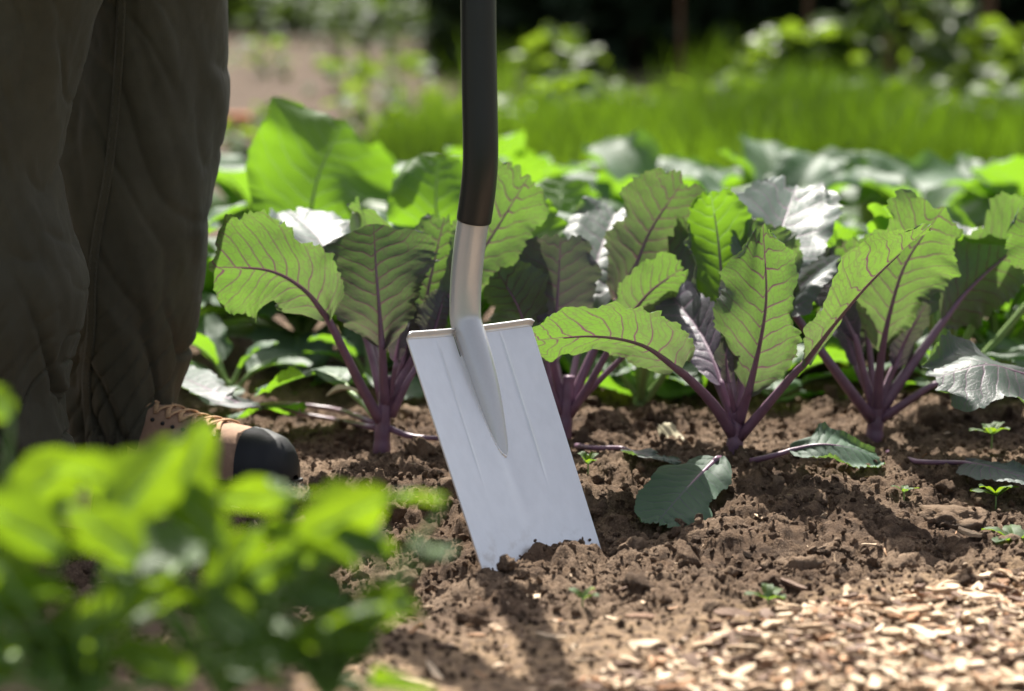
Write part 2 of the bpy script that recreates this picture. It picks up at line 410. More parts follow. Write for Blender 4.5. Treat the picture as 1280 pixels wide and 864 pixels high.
big_clod(1118, 722, 3.24, .024, 109, 'round grey brown clod beside the edge of the wood chips', (1.05, 1, .9), .1)
big_clod(1190, 655, 3.45, .042, 110, 'large dark clod on the bank under the right hand leaf', (1.25, 1, .6), .5)
big_clod(1255, 700, 3.30, .030, 111, 'dark lump of soil above the chips at the right edge', (1.2, .9, .7), .2)
big_clod(1000, 720, 3.22, .024, 112, 'rough clod in front of the broad pale clod', (1.1, .9, .8), 2.)
big_clod(880, 730, 3.20, .022, 113, 'low clod between the spade and the broad pale clod', (1.4, .9, .7), 2.6)
big_clod(500, 735, 3.14, .022, 114, 'dark clod beside the blurred leaf left of the spade', (1.2, .9, .8), 1.1)
big_clod(378, 690, 3.16, .034, 115, 'sunlit clod showing between the blurred foreground leaves', (1.15, .9, .9), .4)
big_clod(545, 765, 3.07, .020, 116, 'pale clod low in front of the spade on its left', (1.2, .9, .8), .9)

# ------------------------------------------------------------------ wood chip mulch
def chip_shape(seed):
    g = np.random.default_rng(seed); n = 7; L = 1.; w = g.uniform(.14, .42); t = g.uniform(.05, .13)
    xs = np.linspace(-.5, .5, n); prof = w * np.array([g.uniform(.1, .7), *g.uniform(.75, 1.15, n - 2), g.uniform(.05, .7)]) * .5
    cy = np.cumsum(g.normal(0, .025, n)); cz = g.uniform(-.25, .25) * xs ** 2 + np.cumsum(g.normal(0, .012, n)); tw = g.uniform(-.5, .5)
    V = []
    for i in range(n):
        a = tw * xs[i]; tt = t * (.5 + .5 * min(1, prof[i] / (w * .4)))
        for (sy, sz) in ((-1, -1), (1, -1), (.85, 1), (-.85, 1)):
            y, z = sy * prof[i], sz * tt * .5 * g.uniform(.75, 1.2)
            V.append((xs[i] + g.normal(0, .01), cy[i] + y * math.cos(a) - z * math.sin(a), cz[i] + y * math.sin(a) + z * math.cos(a)))
    Fc = grid_faces(n, 4, True)
    Fc = [tuple(q) for q in Fc.tolist()] + [(3, 2, 1, 0), tuple(range((n - 1) * 4, n * 4))]
    return np.array(V), Fc
CH = [chip_shape(k) for k in range(26)]
CHM = []
for k, (v, f) in enumerate(CH):
    me = mesh('wood_chip', v, f, False); me.materials.append(CHIP); CHM.append(me)
def chip_density(x, y):
    return np.maximum(sstep(-.07, .09, x - (.17 + (y - 2.83) * .8 + 1.0 * np.maximum(0, y - 2.99))), .035 * sstep(3.08, 2.95, y))
cg = np.random.default_rng(5); cand = []
while len(cand) < 2500:
    y = cg.uniform(2.66, 3.36); x = cg.uniform(-.2, .63)
    if abs(x) > .185 * y + .02: continue
    if cg.random() < chip_density(np.array(x), np.array(y)): cand.append((x, y))
sizes = .005 * (.042 / .005) ** (cg.random(len(cand)) ** 1.35)
cz0 = ground_z(np.array([c_[0] for c_ in cand]), np.array([c_[1] for c_ in cand]))
order = np.argsort(-sizes)
V = []; Fs = []; off = 0
for rank, i in enumerate(order):
    x, y = cand[i]; s = sizes[i]; z = cz0[i] + .001 + cg.random() * .009 * float(chip_density(np.array(x), np.array(y)))
    rz = cg.uniform(0, 2 * math.pi); rx, ry = cg.normal(0, .24), cg.normal(0, .15); k = int(cg.integers(len(CH)))
    if rank < 300:
        o = link('wood_chip', CHM[k], None, loc=(x, y, z)); o.rotation_euler = (rx, ry, rz); o.scale = (s, s, s * 1.1)
        tag(o, 'pale dry wood chip in the mulch along the front of the bed', 'wood chip', 'wood chips of the mulch')
    else:
        M = np.array(Euler((rx, ry, rz)).to_matrix()); v = (CH[k][0] * s) @ M.T + [x, y, z]
        V.append(v); Fs += [tuple(q + off for q in f) for f in CH[k][1]]; off += len(v)
tag(link('wood_chip_mulch', mesh('wood_chip_mulch', np.vstack(V), Fs, False), CHIP), 'small pale wood chips and splinters of the mulch, lower right', 'mulch', kind='stuff')
dg = np.random.default_rng(77); V = []; Fs = []; off = 0
for _ in range(420):
    y = dg.uniform(2.75, 4.0); x = dg.uniform(-.19, .19) * y; k = int(dg.integers(len(CH))); s = .004 * 5.5 ** (dg.random() ** 1.8)
    M = np.array(Euler((dg.normal(0, .4), dg.normal(0, .3), dg.uniform(0, 6.28))).to_matrix()); v = (CH[k][0] * [s, s * dg.uniform(.3, 1), s]) @ M.T + [x, y, gz(x, y) + .003]
    V.append(v); Fs += [tuple(q + off for q in f) for f in CH[k][1]]; off += len(v)
tag(link('plant_debris', mesh('plant_debris', np.vstack(V), Fs, False), CHIP), 'scattered bits of straw and bark on the dug soil', 'debris', kind='stuff')
def lone_chip(px, py, Y, s, rz, k, label, tilt=(.1, .1), dz=.004):
    p = P(px, py, Y); o = link('wood_chip', CHM[k], None, loc=(p[0], Y, max(p[2], gz(p[0], Y)) + dz)); o.rotation_euler = (tilt[0], tilt[1], rz); o.scale = (s, s, s)
    tag(o, label, 'wood chip')
lone_chip(1092, 706, 3.285, .03, .1, 3, 'pale wood chip lying alone on the dug soil bank')
lone_chip(1215, 692, 3.31, .034, -.4, 7, 'thick pale wood chip beside the dark lump at the right edge')
lone_chip(990, 752, 3.13, .045, -.9, 11, 'thin pale splinter lying on the soil above the mulch')
lone_chip(915, 800, 2.98, .022, .8, 5, 'small pale chip on bare soil left of the mulch')
lone_chip(665, 768, 3.08, .052, .05, 14, 'long brown splinter lying in front of the spade')
lone_chip(800, 812, 2.95, .034, .2, 9, 'pale wood chip on the trodden path')
lone_chip(690, 840, 2.85, .034, -.15, 2, 'orange brown chip at the bottom centre of the path')

# ------------------------------------------------------------------ spade
PSI, TAU = .66, .507
wv = np.array([math.cos(PSI), math.sin(PSI), 0]); lv = np.array([-math.sin(PSI) * math.sin(TAU), math.cos(PSI) * math.sin(TAU), math.cos(TAU)])
nv_ = np.cross(wv, lv); nv_ = nv_ if nv_[1] < 0 else -nv_
BL = P(608, 725, 3.23); B0 = BL + wv * .0887
SB = B0 - lv * .045                                   # spade origin: middle of the buried edge
STEEL, b = new_mat('silver_painted_steel')
co = obj_co(b); mp = b.n('ShaderNodeMapping'); mp.inputs['Scale'].default_value = (90, 90, 9); b.l(co, mp.inputs[0])
st = b.noise(mp.outputs[0], 1., 5, .6); sm = b.noise(co, 14., 4); fl = b.noise(co, 1500., 2)
c = b.mix(b.ramp(st, .3, .7), (.84, .838, .83), (.88, .878, .87)); c = b.mix(b.math('MULTIPLY', b.ramp(sm, .55, .75), .10), c, (.52, .50, .47))
sz = b.n('ShaderNodeSeparateXYZ'); b.l(co, sz.inputs[0])
dust = b.math('MULTIPLY', b.ramp(b.noise(co, 55., 6, .65), .50, .68), b.ramp(sz.outputs[2], .105, .045)); c = b.mix(b.math('MULTIPLY', dust, .22), c, (.22, .15, .105))   # dry soil clinging above the cut
b.out(b.principled(c, b.ramp(dust, 0., 1., .30, .7), .5, .55))
SHAFT, b = new_mat('grey_painted_tube'); co = obj_co(b); n = b.noise(co, 300., 3)
b.out(b.principled(b.mix(n, (.58, .585, .59), (.63, .635, .64)), .24, .5, .30))
SLEEVE, b = new_mat('black_plastic_sleeve'); co = obj_co(b); n = b.noise(co, 700., 3)
b.out(b.principled((.016, .0165, .018), .34, .5, 0, b.bump(n, .15, .0006)))
WELD, b = new_mat('weld_metal'); co = obj_co(b); n = b.noise(co, 420., 4)
b.out(b.principled(b.mix(n, (.74, .73, .71), (.86, .86, .85)), .30, .5, .35, b.bump(n, .4, .001)))

spade = empty('garden_spade', SB, 'steel garden spade with black sleeve and silver blade driven into the soil', 'spade')
Wb, Wt, Lb = .1773, .1879, .045 + .308
def blade_surface(s, t):
    """s -1..1 across, t metres from the buried edge -> point on the blade's front"""
    tt = np.clip(t / Lb, 0, 1); hw = (Wb + (Wt - Wb) * tt) / 2
    off = -.010 * (1 - s ** 2) * sstep(0, .5, tt) * .6                       # shallow dish
    rib = lambda c0: np.exp(-((s - c0) / .016) ** 2)
    up = sstep(.40, .62, tt) * sstep(1.0, .93, tt)
    off = off + (.0018 * rib(.50) + .0006 * rib(-.52)) * up
    off = off - .0012 * np.exp(-((s) / .10) ** 2) * sstep(.18, .5, tt)
    p = SB + np.asarray(s)[..., None] * hw[..., None] * wv + np.asarray(t)[..., None] * lv + off[..., None] * nv_
    return p
ss = np.unique(np.concatenate([np.linspace(-1, 1, 61), .5 + np.linspace(-.07, .07, 25), -.52 + np.linspace(-.07, .07, 25)]))
tl_ = np.concatenate([np.linspace(0, .30, 50), np.linspace(.302, Lb - .004, 34)])
Sg, Tg = np.meshgrid(ss, tl_)
front = blade_surface(Sg, Tg)
# folded treads along the top, left and right of the socket
def sheet(Pg, thick, name, mat, parent=None, slot=False):
    n, m, _ = Pg.shape; du = np.gradient(Pg, axis=1); dv = np.gradient(Pg, axis=0); nn = np.cross(du, dv); nn /= np.linalg.norm(nn, axis=2)[..., None]
    if np.mean(nn @ nv_) < 0: nn = -nn
    back = Pg - nn * thick; Fq = grid_faces(n, m); q = n * m
    if slot: Fq = np.array([x for x in Fq.tolist() if not (-.25 < Sg.ravel()[x[0]] < -.205 and Tg.ravel()[x[0]] > Lb - .032)])
    loop = [(0, j) for j in range(m)] + [(i, m - 1) for i in range(1, n)] + [(n - 1, j) for j in range(m - 2, -1, -1)] + [(i, 0) for i in range(n - 2, 0, -1)]
    ids = [i * m + j for i, j in loop]; Fc = [tuple(x) for x in Fq.tolist()] + [tuple(x + q for x in y[::-1]) for y in Fq.tolist()]
    for a, b2 in zip(ids, ids[1:] + ids[:1]): Fc.append((b2, a, a + q, b2 + q))
    o = part(name, np.vstack([Pg.reshape(-1, 3), back.reshape(-1, 3)]), Fc, mat, spade, SB, True, parent)
    return o
# the slot beside the socket is cut by leaving the top rows open near the middle
blade = sheet(front, .0022, 'blade', STEEL, slot=True)
es = blade.modifiers.new('edges', 'EDGE_SPLIT'); es.split_angle = R(50)
def tread(s0, s1):
    a = np.linspace(0, 1, 14); sv = np.linspace(s0, s1, 24); Pg = np.zeros((14 + 0, 24, 3))
    base = blade_surface(np.tile(sv, (14, 1)), np.full((14, 24), Lb - .0045))
    r = .0045
    for i, q in enumerate(a):
        if q < .6:
            th = q / .6 * R(78); fw = r * (1 - math.cos(th)); upw = r * math.sin(th)
        else:
            e = (q - .6) / .4 * .004; th = R(78); fw = r * (1 - math.cos(th)) + e * math.sin(th); upw = r * math.sin(th) + e * math.cos(th)
        Pg[i] = base[i] + lv * (upw + .0008) + nv_ * fw
        corner = .006 * np.clip((np.abs(sv) - .95) / .05, 0, 1) ** 2 * (1 if q > .3 else .3)
        Pg[i] -= corner[:, None] * lv * .6
    o = sheet(Pg, .0022, 'tread', STEEL)
tread(-1, -.235); tread(.19, 1)
# shaft path in the spade's own plane of symmetry
def on_plane(px, py):
    d = f_ + np.array([1., 0, 0]) * (px - 640) / FPX + u_ * (432 - py) / FPX
    t = np.dot(B0 - CAM, wv) / np.dot(d, wv); return CAM + d * t
shaft_px = [(597, 500), (588, 450), (582.5, 410), (581.5, 380), (583, 345), (588, 300), (592.5, 272)]
S1 = np.array([on_plane(*q) for q in shaft_px])
S1 = spline(S1, 60)
rt = np.linspace(.0190, .0192, 60)
# lower end of the tube: tapers and sinks into the blade, so that it meets the sheet in a rounded point
tip_t = np.dot(on_plane(613, 582) - SB, lv)
bl_off = lambda t: float(np.dot(blade_surface(np.array([0.]), np.array([min(t, Lb)]))[0] - SB, nv_))
k0 = int(np.argmin([abs(np.dot(q - SB, lv) - (Lb + .012)) for q in S1]))
t0_ = float(np.dot(S1[k0] - SB, lv)); n0_ = float(np.dot(S1[k0] - SB, nv_))
qs = np.linspace(0, 1, 60); rs = .0192 * (1 - qs ** 1.8) + .0105 * qs ** 1.8; low = []; offs = []
for q, r_ in zip(qs, rs):
    t = t0_ + (tip_t - .004 - t0_) * q; nf = (n0_ + .002 * math.sin(math.pi * q)) * (1 - q ** 2.6) + (bl_off(t) - r_ - .001) * q ** 2.6; low.append(SB + lv * t + nv_ * nf); offs.append(nf - bl_off(t))
low = np.array(low); offs = np.array(offs)
full = np.vstack([low[::-1], S1[k0 + 2:]]); fr_ = np.concatenate([rs[::-1], rt[k0 + 2:]])
full = np.column_stack([full, fr_])
for _ in range(6): full[1:-1] = (full[:-2] + 2 * full[1:-1] + full[2:]) / 4
tv, tf = tube(full[:, :3], full[:, 3], 48, up=nv_)
part('shaft', tv, tf, SHAFT, spade, SB)
sl_px = [(592.2, 276), (596, 250), (599, 225), (600.5, 200), (600.5, 170), (599.5, 120), (598.5, 60), (598, 0)]
S2 = np.array([on_plane(*q) for q in sl_px]); dirn = norm(S2[-1] - S2[-2])
S2 = np.vstack([S2, S2[-1] + dirn * .2, S2[-1] + dirn * .37]); S2 = spline(S2, 120)
rr = np.full(120, .0212); rr[0] = .0206
tv, tf = tube(S2, rr, 40, up=nv_); part('sleeve', tv, tf, SLEEVE, spade, SB)
top = S2[-1]
def dgrip():
    m = MB(); 
    for sgn in (-1, 1):
        C = spline([top - dirn * .02, top + dirn * .03 + wv * sgn * .03, top + dirn * .08 + wv * sgn * .055, top + dirn * .11 + wv * sgn * .055], 24); m.add(*tube(C, .012, 14, up=nv_))
    m.add(*tube(np.array([top + dirn * .11 + wv * x for x in np.linspace(-.062, .062, 10)]), .015, 16, up=nv_)); return m.get()
part('grip', *dgrip(), SLEEVE, spade, SB)
# weld beads where the tube meets the sheet: a coarse one on the left, a fine one round the point and up the right
hwq = np.sqrt(np.clip(rs ** 2 - offs ** 2, 0, None)); ok = [i for i in range(3, 60) if hwq[i] > .0006 and np.dot(low[i] - SB, lv) < Lb - .028]
onb = lambda i, sg: low[i] - nv_ * offs[i] + wv * sg * hwq[i]
tipp = onb(ok[-1], 0) - lv * .0035
lw = spline(np.array([onb(i, -1) - wv * .0008 for i in ok] + [tipp]), 170); g = np.random.default_rng(3)
wr = .0016 + .0003 * np.sin(np.arange(170) * 1.15 + np.sin(np.arange(170) * .31) * 2) + .0002 * g.random(170)
part('weld_bead', *tube(lw + g.normal(0, .00008, (170, 3)), wr, 8, up=nv_), WELD, spade, SB)
rw = spline(np.array([onb(i, 1) + wv * .0002 for i in ok] + [tipp]), 90)
part('weld_bead', *tube(rw - nv_ * .0004, .0008 + .0002 * g.random(90), 8, up=nv_), WELD, spade, SB)

# ------------------------------------------------------------------ leaves
def leaf_geo(mid, W, N0, fold=.25, cup=0., ruffle=.12, seed=0, nu=78, nvv=30, a=.55, bb=.42, nveins=10, serr=.075, relief=.0016, twist=0., asym=1., hook=0., tipn=1.):
    C = spline(mid, nu + 1); T = np.gradient(C, axis=0); seg = np.linalg.norm(np.diff(C, axis=0), axis=1); L = seg.sum()
    T /= np.linalg.norm(T, axis=1)[:, None]; u = np.concatenate([[0], np.cumsum(seg)]) / L
    N0 = norm(N0); N = N0[None] - (T @ N0)[:, None] * T; N /= np.linalg.norm(N, axis=1)[:, None]; S = np.cross(T, N)
    if twist:
        ang = twist * u[:, None]; N, S = N * np.cos(ang) + S * np.sin(ang), S * np.cos(ang) - N * np.sin(ang)
    um = a / (a + bb); cut = .955 if tipn else 1.
    prof = ((u + .012) ** a * np.clip(1 - u * cut, 0, 1) ** bb) / (um ** a * (1 - um) ** bb)
    v = np.linspace(-1, 1, nvv + 1); U, Vv = np.meshgrid(u, v, indexing='ij'); av = np.abs(Vv); sg = np.sign(Vv)
    mar = 1 + serr * (noise(U * 34, sg * 3.3, seed, seed) + .8 * noise(U * 66, sg * 5.1, seed, seed + 1)) + .26 * noise(U * 5.5, sg * 9.7, seed, seed + 2)
    w = W * prof[:, None] * (1 + (mar - 1) * av ** 2) * np.where(Vv > 0, asym, 1. / asym)
    lat = av * w
    t = U - .62 * lat / L - .16 * (lat / L) ** 2; phase = t * nveins + np.where(Vv > 0, .5, 0.) + .34 * noise(U * 5, Vv * 1.5, seed, seed + 3) + .12 * noise(U * 9, Vv * 5, seed, seed + 13) + 40
    d = np.abs(phase % 1 - .5)
    rel = 1.15 * relief * (np.clip(d / .2, 0, 1) ** .7 - .75) * np.clip(av * 5, 0, 1) * (1.1 - .6 * av)
    ruf = 1.7 * ruffle * W * av ** 2.4 * (noise(U * 5.2 + seed, sg * 4.4, seed * .37, seed + 4) + .55 * noise(U * 12.5 + seed, sg * 6.4, seed * .7, seed + 5)) * np.clip(U * 4, 0, 1)
    und = .30 * W * noise(U * 2.6, Vv * 1.7, seed * .9, seed + 6)
    Nn = N[:, None]; Ss = S[:, None]
    pos = C[:, None] + Ss * (Vv * w * math.cos(fold))[..., None] + Nn * (lat * math.sin(fold) + cup * W * av ** 2 * prof[:, None] + rel + ruf + und * av)[..., None]
    tipj = L * (.034 * noise(Vv * 4.5 + seed, seed * .3, 0, seed + 21) + .02 * noise(Vv * 10 + seed, seed * .7, 0, seed + 22)) * tipn - tipn * .13 * W * Vv ** 2
    pos = pos + T[:, None] * (tipj * U ** 6)[..., None]
    if hook:
        pos = pos - Nn * (hook * W * np.clip((U - .6) / .4, 0, 1) ** 2)[..., None]
    n, m = U.shape
    return pos.reshape(-1, 3), grid_faces(n, m), np.stack([phase, Vv * .5 + .5], -1).reshape(-1, 2), np.stack([lat * 10, U], -1).reshape(-1, 2), C, T, N, L

def leaf_obj(name, geo, mat, root, base):
    V, Fc, uv1, uv2 = geo[:4]
    me = mesh(name, V - np.asarray(base), Fc)
    li = np.empty(len(me.loops), np.int32); me.loops.foreach_get('vertex_index', li)
    for nm, uv in (('vein', uv1), ('lat', uv2)):
        ly = me.uv_layers.new(name=nm); ly.data.foreach_set('uv', uv[li].astype(np.float32).ravel())
    return link(name, me, mat, root)

def hero_leaf(root, base, stalk, blade_px, hw, N0, mat=None, smat=None, sr=.0052, seed=0, lf='leaf', **kw):
    """stalk and blade_px: (px, py, Y) triples along the stalk and along the midrib; hw: half width in photo pixels as seen"""
    mat = mat or RED; smat = smat or STALK
    mid = np.array([P(*q) for q in blade_px]); Tm = norm(mid[-1] - mid[0]); N0 = norm(N0)
    S = norm(np.cross(Tm, norm(N0 - np.dot(N0, Tm) * Tm))); vis = max(.4, math.hypot(S[0], np.dot(S, u_)))
    Y = np.mean([q[2] for q in blade_px]); W = hw * Y / FPX / vis
    g = leaf_geo(mid, W, N0, seed=seed, **kw); o = leaf_obj(lf, g, mat, root, base)
    C, T, N = g[4:7]
    sp_ = np.array([P(*q) for q in stalk]) if len(stalk) else np.zeros((0, 3))
    low = C - N * .0012; k = int(len(C) * .88)
    path = spline(np.vstack([sp_, low[0:k:5]]) if len(sp_) else low[0:k:5], 44)
    dist = np.concatenate([[0], np.cumsum(np.linalg.norm(np.diff(path, axis=0), axis=1))]); dist /= dist[-1]
    ks = max(.08, min(.9, (np.linalg.norm(np.diff(np.vstack([sp_, C[:1]]), axis=0), axis=1).sum() / (np.linalg.norm(np.diff(path, axis=0), axis=1).sum()))) if len(sp_) else .05)
    r = sr * np.interp(dist, [0, ks * .6, ks, ks + (1 - ks) * .35, 1], [1.3, .95, .78, .38, .06]) + .0003
    part('leaf_stalk', *tube(path, r, 9, up=N[0], flat=.85), smat, root, base, True, o)
    return o

def stem_part(root, base, pts, r0, r1, mat, name='stem', knob=.0):
    C = spline(pts, 26); q = np.linspace(0, 1, 26); r = r0 + (r1 - r0) * q + knob * np.abs(np.sin(q * 14)) * r0
    part(name, *tube(C, r, 12), mat, root, base)

def cab(px, py, Y, label, group='red cabbage plants of the near row'):
    b0 = P(px, py, Y); b0[2] = min(b0[2], gz(b0[0], Y, False) + .02) ; return empty('cabbage_plant', b0, label, 'cabbage plant', group), b0

BACK = (0, .93, .37)
# plant left of the spade
YA = 3.80
A, bA = cab(478, 556, YA, 'purple veined cabbage plant left of the spade, next to the boot')
stem_part(A, bA, [P(477, 568, YA), P(478, 540, YA), P(481, 505, YA), P(484, 470, YA)], .0115, .0075, STALK, knob=.09)
hero_leaf(A, bA, [(478, 530, YA), (455, 490, YA - .02), (428, 435, YA - .05)], [(410, 398, YA - .06), (380, 362, YA - .08), (335, 338, YA - .09), (266, 334, YA - .09)], 60, (.25, .85, .5), seed=11, sr=.0062, fold=.16, a=.62, bb=.30)
hero_leaf(A, bA, [(482, 510, YA), (479, 465, YA - .02)], [(478, 436, YA - .03), (474, 385, YA - .03), (470, 335, YA - .02), (467, 284, YA)], 74, (.05, .95, .25), RDK, seed=12, sr=.006, fold=.10, a=.75, bb=.24)
hero_leaf(A, bA, [(485, 510, YA), (510, 460, YA + .02), (535, 415, YA + .05)], [(548, 390, YA + .06), (580, 345, YA + .09), (615, 295, YA + .12), (660, 222, YA + .14)], 46, (-.25, .9, .4), seed=13, sr=.0058, fold=.22, a=.7, bb=.26)
hero_leaf(A, bA, [(478, 500, YA + .02), (460, 430, YA + .08)], [(445, 395, YA + .10), (425, 345, YA + .17), (400, 300, YA + .26), (362, 264, YA + .38)], 46, (.1, -.2, .97), seed=14, fold=.2, ruffle=.2)
hero_leaf(A, bA, [(487, 500, YA), (493, 465, YA - .02)], [(495, 452, YA - .02), (498, 430, YA - .02), (502, 410, YA - .01), (507, 392, YA)], 15, (-.2, -.7, .6), PUR, seed=15, sr=.0035, fold=.5, ruffle=.25, nu=24, nvv=18)
hero_leaf(A, bA, [(486, 505, YA + .01), (505, 445, YA + .05)], [(515, 425, YA + .06), (530, 385, YA + .08), (540, 340, YA + .10), (556, 270, YA + .12)], 38, (-.1, .95, .3), seed=16, sr=.005, fold=.25)
hero_leaf(A, bA, [(490, 520, YA), (508, 480, YA - .01), (523, 455, YA)], [(528, 445, YA), (540, 420, YA + .02), (548, 395, YA + .03), (556, 365, YA + .05)], 22, (-.4, .8, .4), PUR, seed=17, sr=.005, fold=.3)
hero_leaf(A, bA, [(472, 522, YA + .03), (455, 505, YA + .12), (440, 492, YA + .18)], [(432, 480, YA + .2), (405, 466, YA + .22), (368, 474, YA + .22), (322, 494, YA + .2)], 24, (-.1, .2, .97), GRN, STALKG, seed=18, fold=.15)
hero_leaf(A, bA, [(470, 535, YA), G(430, 527, .03), G(385, 519, .03)], [G(372, 515, .035), G(345, 508, .05), G(318, 512, .045), G(285, 522, .03)], 17, (0, .3, .95), GRN, seed=19, fold=.1, sr=.004)
hero_leaf(A, bA, [(486, 535, YA), G(515, 546, .028), G(560, 548, .028)], [G(566, 545, .03), G(585, 540, .035), G(605, 538, .035), G(625, 540, .03)], 14, (0, .2, .97), seed=20, fold=.1, sr=.004)
hero_leaf(A, bA, [(470, 530, YA + .03), G(420, 512, .04), G(350, 505, .05)], [G(318, 508, .06), G(290, 500, .075), G(255, 484, .085), G(205, 462, .08)], 26, (.1, -.3, .95), seed=28, fold=.1, sr=.004)
hero_leaf(A, bA, [(482, 500, YA + .03), (470, 440, YA + .10)], [(466, 420, YA + .12), (455, 375, YA + .16), (448, 335, YA + .19), (436, 282, YA + .24)], 44, (.1, .6, .7), seed=29, fold=.2, sr=.0045, a=.7, bb=.28, ruffle=.2)
hero_leaf(A, bA, [(486, 505, YA + .02), (500, 465, YA + .02)], [(503, 455, YA + .02), (508, 430, YA + .03), (510, 405, YA + .04), (512, 375, YA + .05)], 20, (.1, .9, .3), PUR, seed=30, fold=.3, sr=.004, ruffle=.25)
# plant hidden behind the blade
YB = 3.88
B, bB = cab(706, 548, YB, 'purple veined cabbage plant half hidden behind the spade blade')
stem_part(B, bB, [P(704, 560, YB), P(706, 530, YB), P(709, 500, YB), P(711, 470, YB)], .011, .0075, STALK, knob=.09)
hero_leaf(B, bB, [(706, 520, YB), (697, 480, YB)], [(692, 455, YB - .01), (695, 405, YB - .02), (698, 355, YB - .01), (701, 294, YB)], 45, (.05, .95, .25), PUR, seed=21, fold=.18, sr=.0058, a=.7, bb=.26)
hero_leaf(B, bB, [(703, 520, YB), (680, 470, YB - .02)], [(672, 450, YB - .02), (658, 412, YB - .02), (645, 378, YB - .02), (622, 340, YB - .01)], 37, (.2, .9, .35), seed=22, fold=.15, sr=.005, a=.7, bb=.25)
hero_leaf(B, bB, [(710, 515, YB), (730, 465, YB + .02), (760, 400, YB + .05)], [(772, 375, YB + .06), (795, 330, YB + .08), (815, 285, YB + .10), (856, 224, YB + .10)], 52, (-.2, .93, .3), RDK, seed=23, fold=.15, sr=.006, a=.6, bb=.30)
hero_leaf(B, bB, [(712, 520, YB), (740, 475, YB - .02), (765, 430, YB - .03)], [(772, 415, YB - .03), (795, 385, YB - .05), (818, 360, YB - .06), (856, 334, YB - .06)], 30, (-.2, .75, .63), seed=24, fold=.2, sr=.005)
hero_leaf(B, bB, [(714, 512, YB), (745, 480, YB), (775, 450, YB)], [(785, 440, YB), (800, 425, YB), (815, 412, YB), (835, 400, YB)], 16, (-.2, .6, .7), PUR, seed=25, fold=.3, sr=.0045)
hero_leaf(B, bB, [(703, 525, YB), (690, 480, YB + .02)], [(686, 465, YB + .03), (682, 440, YB + .04), (676, 410, YB + .05), (668, 380, YB + .06)], 24, (.1, .9, .4), PUR, seed=26, fold=.3, sr=.005)
hero_leaf(B, bB, [(712, 556, YB), G(740, 560, .028), G(775, 560, .03)], [G(785, 562, .03), G(805, 568, .035), G(822, 572, .035), G(850, 578, .03)], 13, (0, .1, .99), seed=27, fold=.1, sr=.0042)
hero_leaf(B, bB, [(708, 515, YB + .03), (722, 440, YB + .10)], [(728, 410, YB + .12), (738, 365, YB + .16), (748, 320, YB + .22), (770, 262, YB + .32)], 48, (.1, -.4, .9), seed=57, fold=.2, sr=.005, a=.7, bb=.28, ruffle=.22)
hero_leaf(B, bB, [(706, 515, YB + .03), (690, 430, YB + .12)], [(684, 400, YB + .14), (672, 350, YB + .18), (662, 300, YB + .22), (655, 250, YB + .26)], 44, (.1, .9, .4), GRN, seed=58, fold=.15, sr=.005, a=.65, bb=.3)
# plant right of the spade, in front
YC = 3.70
Cc, bC = cab(918, 584, YC, 'cabbage plant with low leaf touching the soil, right of the spade')
stem_part(Cc, bC, [P(916, 600, YC), P(918, 575, YC), P(919, 545, YC), P(922, 515, YC)], .0125, .0085, STALK, knob=.09)
hero_leaf(Cc, bC, [(917, 545, YC), (895, 510, YC - .03), (868, 480, YC - .06)], [(850, 463, YC - .08), (803, 431, YC - .11), (742, 420, YC - .14), (664, 426, YC - .15)], 42, (-.05, .55, .83), seed=31, sr=.0068, fold=.2, ruffle=.16, a=.5, bb=.34)
hero_leaf(Cc, bC, [(922, 530, YC), (932, 500, YC - .02)], [(936, 490, YC - .03), (950, 430, YC - .06), (958, 370, YC - .08), (954, 286, YC - .09)], 54, (.3, .9, .2), seed=32, sr=.0068, fold=.38, ruffle=.14, asym=1.18, a=.62, bb=.72)
hero_leaf(Cc, bC, [(924, 548, YC), (958, 508, YC - .03), (992, 468, YC - .06)], [(1004, 455, YC - .07), (1040, 408, YC - .10), (1090, 350, YC - .13), (1162, 282, YC - .15)], 24, (-.62, .30, .72), seed=33, sr=.0066, fold=.35, ruffle=.13)
hero_leaf(Cc, bC, [(922, 525, YC + .02), (935, 450, YC + .05)], [(942, 420, YC + .07), (955, 365, YC + .15), (972, 300, YC + .26), (996, 232, YC + .40)], 58, (.15, -.55, .85), seed=34, sr=.0058, fold=.22, ruffle=.22, a=.75, bb=.25)
hero_leaf(Cc, bC, [(918, 530, YC), (908, 500, YC)], [(903, 482, YC), (890, 445, YC + .04), (868, 405, YC + .10), (828, 358, YC + .18)], 34, (-.35, -.55, .75), PUR, seed=35, sr=.005, fold=.35, ruffle=.22)
hero_leaf(Cc, bC, [(920, 520, YC), (913, 490, YC - .02)], [(911, 480, YC - .02), (908, 460, YC - .02), (908, 440, YC - .02), (914, 420, YC - .01)], 15, (.1, -.6, .7), PUR, seed=36, sr=.0036, fold=.5, ruffle=.35, nu=24, nvv=18)
hero_leaf(Cc, bC, [(914, 585, YC), (905, 575, YC - .03)], [G(897, 572, .055), G(872, 596, .05), G(848, 622, .04), G(820, 655, .025)], 42, (.12, -.42, .9), LLF, seed=37, sr=.0045, fold=-.12, ruffle=.12, a=.42, bb=.38, serr=.035)
hero_leaf(Cc, bC, [(921, 525, YC + .03), (910, 440, YC + .12)], [(907, 400, YC + .16), (902, 345, YC + .2), (897, 295, YC + .22), (888, 238, YC + .22)], 42, (.0, .95, .3), GRN, seed=38, sr=.005, fold=.15)
hero_leaf(Cc, bC, [(922, 580, YC), G(950, 574, .03), G(980, 566, .04)], [G(988, 562, .045), G(1025, 555, .055), G(1065, 560, .05), G(1102, 574, .03)], 21, (.0, -.45, .9), LLF, seed=39, sr=.0045, fold=-.1, ruffle=.12)
